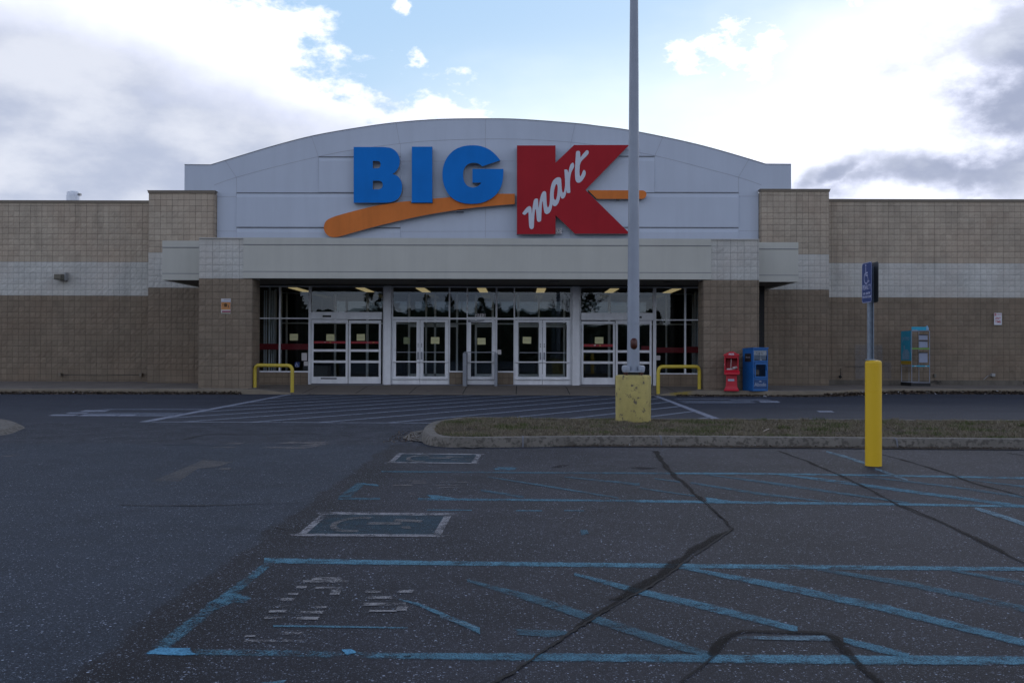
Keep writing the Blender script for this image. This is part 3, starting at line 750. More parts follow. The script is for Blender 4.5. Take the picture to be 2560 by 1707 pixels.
def flakes(name, n, fn, size, label):
    b = MB()
    for _ in range(n):
        x, y, z, s_ = fn()
        s_ *= size*random.uniform(0.5, 1.5); a = random.uniform(0, 6.28); b.tn = random.random()**0.8
        c = Vector((x, y, z)); u = Vector((math.cos(a), math.sin(a), random.uniform(-.5, .5)))*s_; v = Vector((-math.sin(a), math.cos(a), random.uniform(-.5, .8)))*s_*0.7
        b.poly([c-u, c-v, c+u, c+v])
    return tag(b.build(name, M_LITTER, tone=True), label, None, None, 'stuff')
def f_r():
    x = random.uniform(8, 20) if random.random() < .75 else random.uniform(4.6, 9)
    d = abs(random.gauss(0, 0.16)); y = edge_y(x)-0.08-d
    if x > 9: h = max(0, 0.10-d*0.4)
    else: h = max(0, 0.04-d*0.2)
    if -0.1 > 0: pass
    return x, y, random.uniform(0.005, max(h, 0.012)), 1
def f_l():
    x = random.uniform(-16, -8.2); d = abs(random.gauss(0, 0.10)); y = edge_y(x)-0.06-d
    return x, y, random.uniform(0.004, max(0.012, 0.09-d*0.5)), 0.8
flakes('leaf_litter', 9000, f_r, 0.035, 'dark dead leaves and dirt drifted along the kerb on the right')
flakes('leaf_litter', 4500, f_l, 0.03, 'dirt and leaf crumbs along the kerb on the left')

# ------------------------------------------------------------------ grass island
def island():
    zt = 0.13
    out_px = [(1064, 1078), (1063, 1068), (1070, 1058), (1083, 1051), (1125, 1046), (1183, 1042)]
    pts = [G(x, y, zt) for x, y in [(1183, 1041.5), (1125, 1046), (1088, 1052), (1069, 1060), (1062, 1070), (1063, 1080), (1075, 1087), (1098, 1091), (1130, 1093), (1180, 1093.5), (1240, 1093)]]
    back = [(24, pts[0].y+0.0), (6.0, pts[0].y)]
    front = [(2, 13.18), (6.5, 13.0), (24, 12.7)]
    loop = [(24, 16.75), (10, 16.75), (4, 16.8), (1.0, 16.75)] + [(p.x, p.y) for p in pts] + front
    loop2 = catmull(loop, 4, closed=False)
    n = len(loop2)
    def off(d):
        res = []
        for i in range(n):
            a = Vector(loop2[max(i-1, 0)]); c = Vector(loop2[min(i+1, n-1)]); t_ = (c-a).normalized(); nrm = Vector((-t_.y, t_.x))  # left of travel = inside
            p = Vector(loop2[i]); res.append((p.x+nrm.x*d, p.y+nrm.y*d))
        return res
    b = MB(); prof = [(-0.05, 0.0), (-0.02, zt-0.03), (0.01, zt-0.004), (0.06, zt), (0.15, zt), (0.16, zt-0.03)]
    rings = [[(x, y, z) for x, y in off(d)] for d, z in prof]
    ids = []
    for rg in rings: ids.append(len(b.v)); b.v += rg
    for i0, i1 in zip(ids, ids[1:]):
        for k in range(n-1): b.face([i0+k, i0+k+1, i1+k+1, i1+k])
    isl = empty('planted_island', (2, 15, 0), 'grassy traffic island with rounded concrete kerb around the lamp pole', 'traffic island')
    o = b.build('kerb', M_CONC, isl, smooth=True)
    # joints in the kerb
    j = MB()
    for X in (0.05, 2.0-0.06, 5.1, 8.3):
        yy = 13.3
        for k in range(n-1):
            if loop2[k][0] <= X <= loop2[k+1][0] and loop2[k][1] < 14.5: yy = loop2[k][1]+(loop2[k+1][1]-loop2[k][1])*(X-loop2[k][0])/(loop2[k+1][0]-loop2[k][0])
        j.prism([(X-0.01, yy-0.056, 0.0), (X-0.01, yy-0.026, zt-0.028), (X-0.01, yy+0.01, zt), (X-0.01, yy+0.06, zt+0.003), (X-0.01, yy+0.15, zt+0.003), (X-0.01, yy+0.15, 0.0)], (0.02, 0, 0))
    split(j, 'joint', M_JOINT, isl)
    inner = off(0.14)
    s = MB(); c = [(x, y, zt-0.025) for x, y in inner]
    s.poly(c)
    s.build('soil', M_DIRT, isl)
    # flat gutter apron at the nose
    s = MB(); ap = [Z6(540, 350), Z6(600, 310), Z6(700, 296), Z6(760, 330), Z6(1160, 380), Z6(1155, 395), Z6(1000, 417), Z6(800, 398), Z6(640, 372), Z6(560, 362)]
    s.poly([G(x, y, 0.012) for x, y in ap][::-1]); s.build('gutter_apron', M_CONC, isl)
    s = MB()
    gp = [(-0.4, 13.0), (2, 12.93), (6, 12.78), (24, 12.45), (24, 12.75), (6, 13.05), (2, 13.2), (-0.4, 13.25)]
    s.poly([(x, y, 0.010) for x, y in gp]); s.build('gutter_apron', paint_mat('gutter grit', (0.12, 0.10, 0.075), 0.44, fine=30, feather=False), isl)
    # inside test
    def inside(x, y):
        c_ = False; m = len(inner)
        for i in range(m):
            x1, y1 = inner[i]; x2, y2 = inner[(i+1) % m]
            if (y1 > y) != (y2 > y) and x < (x2-x1)*(y-y1)/(y2-y1)+x1: c_ = not c_
        return c_
    g = MB(); rnd = random.Random(3)
    N = 0
    while N < 90000:
        x = -1.4+rnd.random()**1.25*15.5; y = rnd.uniform(13.0, 16.9)
        if not inside(x, y): continue
        N += 1
        pch = mnoise.noise(Vector((x*0.9, y*1.4, 3.1))); pc2 = mnoise.noise(Vector((x*3.1, y*4, 7.7)))
        green = pch*0.9+pc2*0.6
        base = 0.42+0.22*pc2
        if green > 0.40: base = 0.86
        elif green > 0.22 and rnd.random() < 0.35: base = 0.74
        g.tn = min(max(base+rnd.gauss(0, 0.16), 0), 1 if green > 0.2 else 0.68)
        h = rnd.uniform(0.015, 0.045)*(1.0+0.5*max(pc2, 0))*(1.25 if green > 0.38 else 1)
        if pc2 < -0.35: h *= 0.5; g.tn *= 0.5
        a = rnd.uniform(0, 6.28); w = rnd.uniform(0.003, 0.008); lx, ly = rnd.gauss(0, 0.03), rnd.gauss(0, 0.03)
        z0 = zt-0.025
        g.poly([(x-math.cos(a)*w, y-math.sin(a)*w, z0), (x+math.cos(a)*w, y+math.sin(a)*w, z0), (x+lx, y+ly, z0+h)])
    for _ in range(170):       # tufts and weeds
        cx, cy = -1.2+rnd.random()*13, rnd.uniform(13.1, 16.8)
        if not inside(cx, cy): continue
        hh_ = rnd.uniform(0.04, 0.085); gr = rnd.random() < 0.28; sp_ = rnd.uniform(0.03, 0.14)
        for _k in range(rnd.randint(40, 130)):
            x, y = cx+rnd.gauss(0, sp_), cy+rnd.gauss(0, sp_)
            if not inside(x, y): continue
            g.tn = min(1, max(0.74, rnd.gauss(0.92, 0.08))) if gr else min(0.68, max(0.1, rnd.gauss(0.5, 0.15)))
            a = rnd.uniform(0, 6.28); w = rnd.uniform(0.004, 0.009); h = hh_*rnd.uniform(0.4, 1)
            g.poly([(x-math.cos(a)*w, y-math.sin(a)*w, zt-0.025), (x+math.cos(a)*w, y+math.sin(a)*w, zt-0.025), (x+rnd.gauss(0, 0.03), y+rnd.gauss(0, 0.03), zt-0.02+h)])
    tag(g.build('grass', M_GRASS, tone=True), 'short dry brown grass with green tufts on the traffic island', None, None, 'stuff')
    # dirt spill at the kerb foot
    def fd():
        t_ = random.random()
        if t_ < 0.8: x = random.uniform(-0.9, 12); y = 13.2-0.03*x-0.08-abs(random.gauss(0, 0.06)); return x, y, random.uniform(0.012, 0.03), 0.6
        x = random.uniform(-1.9, -1.2); return x, random.uniform(13.4, 15.2), 0.016, 0.6
    flakes('kerb_debris', 3500, fd, 0.018, 'crumbs of dirt and dead leaf at the foot of the island kerb')
    return isl
ISL = island()
# concrete nose at the far left
def left_nose():
    b = MB(); P0 = [G(x, y, 0.0) for x, y in [Z5(-200, 300), Z5(0, 301), Z5(60, 304), Z5(110, 312), Z5(150, 325), Z5(165, 338), Z5(130, 352), Z5(90, 370), Z5(50, 381), Z5(0, 388), Z5(-200, 400)]]
    P1 = [Vector((p.x-0.12 if i not in (0, 10) else p.x, p.y+(0.06 if i > 5 else -0.06), 0.07)) for i, p in enumerate(P0)]
    i0 = len(b.v); b.v += [tuple(p) for p in P0]; i1 = len(b.v); b.v += [tuple(p) for p in P1]
    for k in range(len(P0)-1): b.face([i0+k+1, i0+k, i1+k, i1+k+1])
    b.face([i1+k for k in range(len(P1))][::-1])
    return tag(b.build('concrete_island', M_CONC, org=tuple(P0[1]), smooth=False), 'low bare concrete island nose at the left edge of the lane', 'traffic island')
left_nose()

# ------------------------------------------------------------------ store building
STORE = empty('store_building', (0, 34, 0), 'long single storey beige block store with an arched white gable over its glass entrance', 'store')
BS = 0.2032
SMOOTH = {}
def blockwall(name, org, u, n, W, z0, z1, bands, parent, phase=0.0, seed=1, label=None, grout=None):
    """org: lower left corner (x,y), u: direction along wall, n: outward normal; bands: [(ztop, slot)]"""
    b = MB(); rnd = random.Random(seed); u = Vector((*u, 0)); n = Vector((*n, 0)); o = Vector((*org, 0))
    def pt(a, z, d): return o+u*a+Vector((0, 0, z))+n*d
    zs = [z0]
    z = math.floor(z0/BS)*BS+BS
    edges = sorted(set([round(t_, 4) for t_, _ in bands[:-1]]))
    while z < z1-0.02:
        zs.append(z); z += BS
    zs.append(z1)
    def slot(zz):
        for t_, s_ in bands:
            if zz < t_: return s_
        return bands[-1][1]
    as_ = [0.0]; a = BS-phase % BS if phase % BS > 1e-6 else BS
    while a < W-0.02: as_.append(a); a += BS
    as_.append(W)
    for r_, (za, zb) in enumerate(zip(zs, zs[1:])):
        smooth = int(round(za/BS)) in SMOOTH_ROWS
        g = 0.0052; sl = slot((za+zb)/2)
        for c_, (aa, ab) in enumerate(zip(as_, as_[1:])):
            b.cur = sl; b.tn = rnd.random()
            gg = g if c_ % 2 == 0 else g*0.6
            if ab-aa < 0.03: continue
            A = [aa+gg, aa+g+(ab-aa)*0.3, ab-g-(ab-aa)*0.3, ab-(g*0.6 if c_ % 2 == 0 else g)]; Z = [za+g, za+g+(zb-za)*0.3, zb-g-(zb-za)*0.3, zb-g]
            i = len(b.v)
            for q, zz in enumerate(Z):
                for p_, av in enumerate(A):
                    inner = 0 < q < 3 and 0 < p_ < 3
                    if smooth: d = 0.010
                    else: d = rnd.uniform(0.010, 0.022) if inner else rnd.uniform(0.005, 0.012)
                    b.v.append(tuple(pt(av, zz, d)))
            for q in range(3):
                for p_ in range(3): b.face([i+q*4+p_, i+q*4+p_+1, i+q*4+p_+5, i+q*4+p_+4])
            ring = [0, 1, 2, 3, 7, 11, 15, 14, 13, 12, 8, 4]; j = len(b.v)
            for k in ring:
                vv = Vector(b.v[i+k]); dd = (vv-o).dot(n); b.v.append(tuple(vv-n*(dd+0.004)))
            m = len(ring)
            for k in range(m): b.face([i+ring[k], j+k, j+(k+1) % m, i+ring[(k+1) % m]])
    # grout backing
    zprev = z0
    for t_, s_ in bands:
        zt = min(t_, z1)
        if zt <= zprev: continue
        b.cur = 4 if s_ == 1 else 3
        b.poly([pt(0, zprev, 0), pt(W, zprev, 0), pt(W, zt, 0), pt(0, zt, 0)]); zprev = zt
    ob = b.build(name, [M_BRN, M_WBL, M_TAN, M_GROUT, M_GROUTW], parent, tone=True)
    if label: ob['label'] = label
    return ob
SMOOTH_ROWS = {0, 1, 2, 8, 14, 22, 31, 32}
def row(z): return round(z/BS)*BS
# heights from the photo
ZWT_L = P(200, 501.5, 34.6).z; ZWT_R = P(2300, 498.5, 34.2).z
YW_L, YW_R, YT, YP, YG = 34.6, 34.2, 33.2, 28.9, 33.45
wl_b1, wl_b0 = row(P(200, 653, YW_L).z), row(P(200, 736, YW_L).z)
tw_b1, tw_b0 = row(P(450, 637.5, YT).z), row(P(450, 725, YT).z)
wr_b1, wr_b0 = row(P(2300, 654, YW_R).z), row(P(2300, 737.5, YW_R).z)
TX0, TX1 = P(371, 700, YT).x, P(535, 520, YT).x           # left tower
UX0, UX1 = P(1903, 520, YT).x, P(2072, 700, YT).x         # right tower
ZT = P(450, 476.5, YT).z; ZTR = P(1990, 473, YT).z
PX0, PX1 = P(497, 800, YP).x, P(630.5, 800, YP).x
QX0, QX1 = P(1758.5, 800, YP).x, P(1897, 800, YP).x
ZP1 = P(550, 594.5, YP).z; ZP0 = row(P(550, 699, YP).z)
CZ1, CZ0 = P(1100, 595.5, 28.85).z, P(1100, 696.8, 28.85).z
# wing walls
def hull(name, x0, x1, y0, y1, z0, z1, mat, parent, skip='f'):
    return MB().box(x0, x1, y0, y1, z0, z1, skip=skip).build(name, mat, parent)
w = blockwall('front_wall', (-38, YW_L), (1, 0), (0, -1), TX0+38, WZ, ZWT_L-0.10, [(wl_b0, 0), (wl_b1, 1), (99, 2)], STORE, seed=2, phase=0.05, label='left block wall, brown below, white band, tan above')
MB().box(-38, TX0, YW_L-0.035, YW_L+0.3, ZWT_L-0.10, ZWT_L-0.025).box(-38, TX0, YW_L-0.05, YW_L+0.32, ZWT_L-0.024, ZWT_L).build('coping', M_COPE, w)
hull('side_wall', -38, TX0, YW_L+0.01, YW_L+0.28, 0, ZWT_L-0.11, M_TAN, STORE)
w = blockwall('front_wall', (UX1, YW_R), (1, 0), (0, -1), 38-UX1, WZ, ZWT_R-0.10, [(wr_b0, 0), (wr_b1, 1), (99, 2)], STORE, seed=3, label='right block wall, brown below, white band, tan above')
MB().box(UX1, 38, YW_R-0.035, YW_R+0.3, ZWT_R-0.10, ZWT_R-0.025).box(UX1, 38, YW_R-0.05, YW_R+0.32, ZWT_R-0.024, ZWT_R).build('coping', M_COPE, w)
hull('side_wall', UX1, 38, YW_R+0.01, YW_R+0.28, 0, ZWT_R-0.11, M_TAN, STORE)
# towers (the lower part runs on behind the canopy)
w = blockwall('tower', (TX0, YT), (1, 0), (0, -1), TX1-TX0, WZ, ZT-0.09, [(tw_b0, 0), (tw_b1, 1), (99, 2)], STORE, seed=4, label='left block tower beside the gable')
blockwall('tower_side', (TX1, YT), (0, 1), (1, 0), 0.8, 4.0, ZT-0.09, [(99, 2)], w, seed=5)
blockwall('tower_side', (TX1, YT), (1, 0), (0, -1), -8.7-TX1, WZ, 4.2, [(tw_b0, 0), (99, 1)], w, seed=6)
blockwall('tower_side', (TX0, YW_L), (0, -1), (-1, 0), YW_L-YT, WZ, ZT-0.09, [(tw_b0, 0), (tw_b1, 1), (99, 2)], w, seed=15)
MB().box(TX0-0.03, TX1+0.03, YT-0.035, YT+0.24, ZT-0.09, ZT-0.025).box(TX0-0.05, TX1+0.05, YT-0.05, YT+0.245, ZT-0.024, ZT).build('coping', M_COPE, w)
hull('tower_core', TX0+0.01, TX1-0.012, YT+0.012, 36, 0, ZT-0.1, M_TAN, w, skip='')
w = blockwall('tower', (UX0, YT), (1, 0), (0, -1), UX1-UX0, WZ, ZTR-0.09, [(tw_b0, 0), (tw_b1, 1), (99, 2)], STORE, seed=7, label='right block tower beside the gable')
blockwall('tower_side', (UX0, YT+0.8), (0, -1), (-1, 0), 0.8, 4.0, ZTR-0.09, [(99, 2)], w, seed=8)
blockwall('tower_side', (UX1, YT), (0, 1), (1, 0), YW_R-YT, WZ, ZTR-0.09, [(tw_b0, 0), (tw_b1, 1), (99, 2)], w, seed=9)
MB().box(UX0-0.03, UX1+0.03, YT-0.035, YT+0.24, ZTR-0.09, ZTR-0.025).box(UX0-0.05, UX1+0.05, YT-0.05, YT+0.245, ZTR-0.024, ZTR).build('coping', M_COPE, w)
hull('tower_core', UX0+0.012, UX1-0.012, YT+0.012, 36, 0, ZTR-0.1, M_TAN, w, skip='')
# piers
def pier(x0, x1, seed, lab):
    w = blockwall('pier', (x0, YP), (1, 0), (0, -1), x1-x0, WZ-0.02, ZP1-0.035, [(ZP0, 0), (99, 1)], STORE, seed=seed, label=lab)
    blockwall('pier_side', (x1, YP), (0, 1), (1, 0), 0.81, WZ-0.02, ZP1-0.035, [(ZP0, 0), (99, 1)], w, seed=seed+1)
    blockwall('pier_side', (x0, YP+0.81), (0, -1), (-1, 0), 0.81, WZ-0.02, ZP1-0.035, [(ZP0, 0), (99, 1)], w, seed=seed+2)
    blockwall('pier_side', (x1, YP+0.81), (-1, 0), (0, 1), x1-x0, WZ-0.02, ZP1-0.035, [(ZP0, 0), (99, 1)], w, seed=seed+3)
    return w
pl = pier(PX0, PX1, 20, 'left block pier of the canopy')
pr = pier(QX0, QX1, 30, 'right block pier of the canopy')
# canopy
CX0, CX1 = P(608, 650, 28.85).x, P(1778.5, 650, 28.85).x
CAN = MB()
def fascia(b, x0, x1, yf, zb, zt, th=0.16):
    h = zt-zb
    b.box(x0, x1, yf, yf+th, zb, zb+h*0.165); b.box(x0, x1, yf+0.012, yf+th, zb+h*0.165, zb+h*0.83, skip='ud'); b.box(x0, x1, yf, yf+th, zb+h*0.83, zt)
fascia(CAN, CX0, CX1, 28.85, CZ0, CZ1)
WX0 = P(405.5, 650, 29.7).x; WX1 = P(1996, 650, 29.7).x; YWG = 29.7
canopy = CAN.build('canopy_fascia', M_FASC, STORE)
j = MB(); h = CZ1-CZ0
for x0, x1, yf in ((CX0, CX1, 28.85), (WX0, PX0, YWG), (QX1, WX1, YWG)):
    for f_ in (0.165, 0.83): j.box(x0+0.002, x1-0.002, yf-0.003, yf+0.01, CZ0+h*f_-0.009, CZ0+h*f_+0.009)
j.build('joint', M_JOINT, canopy)
b = MB()
fascia(b, WX0, PX0-0.035, YWG, CZ0, CZ1); b.box(WX0, WX0+0.15, YWG+0.16, YT-0.03, CZ0, CZ1)
b.build('canopy_fascia', M_FASC, STORE)['label'] = 'left wing of the canopy fascia'
b = MB()
fascia(b, QX1+0.035, WX1, YWG, CZ0, CZ1); b.box(WX1-0.15, WX1, YWG+0.16, YT-0.03, CZ0, CZ1)
b.build('canopy_fascia', M_FASC, STORE)['label'] = 'right wing of the canopy fascia'
split(MB().box(PX0, CX0-0.003, YP-0.045, YP+0.85, ZP1-0.033, ZP1).box(CX1+0.003, QX1, YP-0.045, YP+0.85, ZP1-0.033, ZP1), 'pier_cap', M_WBL, STORE)
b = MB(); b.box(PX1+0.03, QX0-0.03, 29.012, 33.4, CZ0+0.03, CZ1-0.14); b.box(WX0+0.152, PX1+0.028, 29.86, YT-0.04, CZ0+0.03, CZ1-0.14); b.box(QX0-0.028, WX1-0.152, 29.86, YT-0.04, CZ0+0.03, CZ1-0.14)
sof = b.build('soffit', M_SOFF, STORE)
for px in (745, 1057, 1384, 1668):
    c = P(px, 712, 30.6); b = MB(); b.lathe((c.x, 30.3, CZ0+0.005), [(0.14, -0.015), (0.19, 0.0), (0.19, 0.024)], 24)
    b.build('soffit_light', M_LAMPG, sof)
# gable
def gable():
    top = [(461.5, 412.5), (527, 413), (608, 388.5), (692.5, 363.5), (785, 340), (889, 321.5), (990, 307.5), (1100, 299.5), (1225, 297.8), (1310, 300), (1438, 309.5), (1497, 316.5),
           (1566, 325.5), (1657, 343), (1742.5, 362), (1824, 384), (1914, 411), (1978, 411.5)]
    arc = catmull(top[1:-1], 4, closed=False)
    pt = [P(*top[0], YG)] + [P(x, y, YG) for x, y in arc] + [P(*top[-1], YG)]
    xl, xr = pt[0].x, pt[-1].x
    zb = CZ1-0.3
    poly = [(p.x, p.z) for p in pt] + [(xr, ZTR+0.002), (UX0-0.03, ZTR+0.002), (UX0-0.03, zb), (TX1+0.03, zb), (TX1+0.03, ZT+0.002), (xl, ZT+0.002)]
    me = curve_mesh('g', [poly], 0.15)
    gab = mesh_obj('gable', me, M_EIFS, STORE, (0, YG+0.15-34, 0), RX90)
    gab['label'] = 'white stucco arched gable'
    b = MB()
    for i in range(len(pt)-1):      # thin metal cap along the arch
        p, q = pt[i], pt[i+1]
        b.prism([(p.x, YG-0.02, p.z+0.001), (q.x, YG-0.02, q.z+0.001), (q.x, YG-0.02, q.z+0.02), (p.x, YG-0.02, p.z+0.02)], (0, 0.34, 0))
    b.build('coping', M_ALUG, gab, org=(0, YG, 6))
    # joints and reveals
    def line(b, pts, w=0.010, d=0.004):
        for p, q in zip(pts, pts[1:]):
            p = P(*p, YG); q = P(*q, YG); t_ = (q-p).normalized(); s_ = Vector((-t_.z, 0, t_.x))*w
            b.prism([p-s_, q-s_, q+s_, p+s_], (0, -d, 0))
    b = MB()
    inner = [(535.5, 463), (591.5, 443.5), (692.5, 416.5), (796, 392), (883, 375), (1000, 359.5), (1086, 352), (1213, 348), (1315, 349), (1427, 356), (1520, 368), (1637, 389.5), (1750, 418), (1846, 443.5), (1903, 462.5)]
    line(b, catmull(inner, 3, closed=False), 0.008)
    for p, q in (((990, 308), (999, 359)), ((779, 342), (796, 392)), ((563, 402), (591, 444)), ((1438, 310), (1428, 356)), ((1657, 343), (1637, 389.5)), ((1872, 399), (1846, 443.5)), ((1213.5, 299), (1213.5, 348)),
                 ((535.5, 492), (590, 492)), ((535.5, 578), (590, 578)), ((1847, 491), (1902, 491)), ((1847, 577), (1902, 577)), ((1001.5, 403.5), (1436, 403)), ((1001.5, 492), (1436, 491)), ((1001.5, 579), (1436, 578)),
                 ((591.2, 444), (591.2, 594)), ((796, 392), (796, 481)), ((1001, 360), (1001, 594)), ((1213.5, 348), (1213.5, 594)), ((1427, 356), (1427, 594)), ((1636.5, 390), (1636.5, 480)), ((1846, 443), (1846, 594))):
        line(b, [p, q], 0.006)
    b.build('joint', M_SEAM, gab)
    # raised panels with a ledge at each course
    b = MB()
    def panel(x0, x1, y0, y1, wedge=True):
        a = P(x0, y0, YG); c = P(x1, y1, YG); w_ = 0.14 if wedge else 0.0; t_ = 0.035
        X0, X1, Z1, Z0 = a.x, c.x, a.z, c.z
        b.poly([(X0, YG-t_, Z0), (X1, YG-t_, Z0), (X1, YG-t_, Z1-w_), (X0, YG-t_, Z1-w_)])
        if wedge: b.poly([(X0, YG-t_, Z1-w_), (X1, YG-t_, Z1-w_), (X1, YG-0.001, Z1), (X0, YG-0.001, Z1)])
        else: b.poly([(X0, YG-t_, Z1), (X1, YG-t_, Z1), (X1, YG, Z1), (X0, YG, Z1)])
        b.poly([(X0, YG, Z0), (X1, YG, Z0), (X1, YG-t_, Z0), (X0, YG-t_, Z0)])
        b.poly([(X0, YG, Z0), (X0, YG-t_, Z0), (X0, YG-t_, Z1-w_), (X0, YG-0.001, Z1)])
        b.poly([(X1, YG-t_, Z0), (X1, YG, Z0), (X1, YG-0.001, Z1), (X1, YG-t_, Z1-w_)])
    for x0, x1, u0, u1 in ((592, 1001, 797, 1001), (1436, 1846, 1436, 1636)):
        for q_ in ((x0, x1, 483, 568.5), (x0, x1, 570, 600), (u0, u1, 393, 481.5)):
            b = MB(); panel(*q_); b.build('raised_panel', M_EIFS, gab)
    j = MB()
    for x0, x1, y in ((592, 1001, 482.3), (1436, 1846, 481), (592, 1001, 569.2), (1436, 1846, 568.5), (797, 1001, 392.6), (1436, 1636, 391)):
        a = P(x0, y, YG); c = P(x1, y, YG); j.box(a.x, c.x, YG-0.030, YG-0.002, a.z-0.012, a.z+0.012)
    split(j, 'painted_ledge_shade', M_JOINT, gab)  # dark strips painted in for the shade under each panel ledge
    return gab
GAB = gable()
for o_ in list(GAB.children):
    o_.location = o_.location
# fix: the gable is rotated, so its children keep world placement
for o_ in list(GAB.children):
    wl_ = gl(STORE)
    o_.matrix_parent_inverse = Matrix.Identity(4)
bpy.context.view_layer.update()
def keep_world(o, M):
    o.matrix_parent_inverse = Matrix.Identity(4)
    o.matrix_basis = (o.parent.matrix_world.inverted() @ M)
for o_ in list(GAB.children):
    loc = Vector((0, YG, 6)) if o_.name.startswith('coping') else Vector((0, 0, 0))
    keep_world(o_, Matrix.Translation(loc))
# roof
rf = MB().box(-38, 38, 34.9, 70, 5.9, 6.1).box(-9, 9, 33.82, 34.88, 5.9, 6.1).build('roof', M_COPE, STORE)
MB().box(-38, 38, 69.7, 70, 0, 5.89).build('back_wall', M_TAN, STORE)
MB().box(-38, -37.7, 34.9, 69.6, 0, 5.89).build('side_wall', M_TAN, STORE)
MB().box(37.7, 38, 34.9, 69.6, 0, 5.89).build('side_wall', M_TAN, STORE)

# ------------------------------------------------------------------ storefront
YS = 32.0
def SX(x): return P(x, 850, YS).x
def SZ(y): return CH + (879-y)*YS/F
ZSB = WZ
SF = MB()
def fr(b, x0, x1, y0, y1, d0=0.0, d1=0.12):      # px rect -> frame box
    b.box(SX(x0), SX(x1), YS+d0, YS+d1, SZ(y1), SZ(y0))
def pane(parent, x0, x1, y0, y1, name='pane', mat=None, d=0.05):
    o = MB().poly([(SX(x0), YS+d, SZ(y1)), (SX(x1), YS+d, SZ(y1)), (SX(x1), YS+d, SZ(y0)), (SX(x0), YS+d, SZ(y0))]) if False else None
    b = MB(); b.poly([(SX(x0), YS+d, SZ(y1)), (SX(x1), YS+d, SZ(y1)), (SX(x1), YS+d, SZ(y0)), (SX(x0), YS+d, SZ(y0))])
    return b.build(name, mat or M_GLASS, parent)
YB = 962.5
# fixed windows
def window(lab, rects_fr, panes):
    b = MB()
    for r_ in rects_fr: fr(b, *r_)
    o = b.build('window', M_ALU, STORE)
    if lab: o['label'] = lab
    for p_ in panes: pane(o, *p_)
    return o
win_l = window('left side window bay', [(630, 771, 716, 719), (697, 701, 719, 796), (697, 701, 799, 929), (630, 771, 796, 799, -0.003), (630, 771, 929, 932.5, -0.02)], [(630, 697, 719, 796), (701, 771, 719, 796), (630, 697, 799, 929), (701, 771, 799, 929)])
win_r = window('right side window bay', [(1640.5, 1770, 716, 719), (1711, 1715.5, 719, 797), (1711, 1715.5, 800, 931), (1640.5, 1770, 797, 800, -0.003), (1640.5, 1770, 931, 934, -0.02)], [(1640, 1711, 719, 797), (1715, 1770, 719, 797), (1640, 1711, 800, 931), (1715, 1770, 800, 931)])
win_a = window('narrow window left of the middle door', [(1123.6, 1125, 719.01, 794.4), (1123.6, 1125, 799.01, 927.4), (1123.5, 1166.5, 716, 719), (1123.5, 1166.5, 794.5, 799), (1123.5, 1166.5, 927.5, 931, -0.02)], [(1124, 1166, 719, 794.5), (1124, 1166, 799, 927.5)])
win_b = window('narrow window right of the middle door', [(1241.6, 1243, 719.01, 794.4), (1241.6, 1243, 799.01, 927.4), (1241.5, 1284, 716, 719), (1241.5, 1284, 794.5, 799), (1241.5, 1284, 927.5, 931, -0.02)], [(1242, 1284, 719, 794.5), (1242, 1284, 799, 927.5)])
def transom(x0, x1, y0, y1, lab=None):
    b = MB(); fr(b, x0, x1, 716, y0); o = b.build('transom_window', M_ALU, STORE); pane(o, x0, x1, y0, y1)
    if lab: o['label'] = lab
    return o
# posts and heads
b = MB()
for x0, x1 in ((771, 777.5), (957, 960.5), (979, 982), (1121.5, 1123.5), (1166.5, 1169), (1238.5, 1241.5), (1284, 1287), (1425.5, 1429.5), (1448.5, 1452), (1632.5, 1640.5)):
    fr(b, x0, x1, 716, YB, -0.006, 0.125)
split(b, 'mullion', M_ALU, STORE)
b = MB(); fr(b, 961, 978.5, 716, YB, -0.16, 0.15); b.build('column', M_ALU, STORE, bevel=0.01)['label'] = 'left white entrance column'
b = MB(); fr(b, 1430, 1448, 716, YB, -0.16, 0.15); b.build('column', M_ALU, STORE, bevel=0.01)['label'] = 'right white entrance column, dented at its foot'
b = MB(); fr(b, 772, 774.5, 933, YB, -0.05, -0.01); fr(b, 1634, 1637, 934, YB, -0.05, -0.01); split(b, 'guide_post', M_ALU, STORE)
# knee walls
for x0, x1 in ((630, 770.5), (1641, 1770), (1124, 1166), (1242, 1283.5)):
    ob = blockwall('knee_wall', (SX(x0), YS+0.02), (1, 0), (0, -1), SX(x1)-SX(x0), 0.1, SZ(931), [(99, 0)], STORE, seed=int(x0))
SMOOTH_ROWS = set(range(40))
# side walls of the porch / storefront ends
split(MB().box(-9.9, SX(630)-0.002, YS+0.0, YS+0.12, 0, CZ0+0.02).box(SX(1770)+0.002, SX(1911), YS, YS+0.12, 0, CZ0+0.02), 'end_wall', M_DARK, STORE)  # near-black colour stands in for the deep shade beside the piers
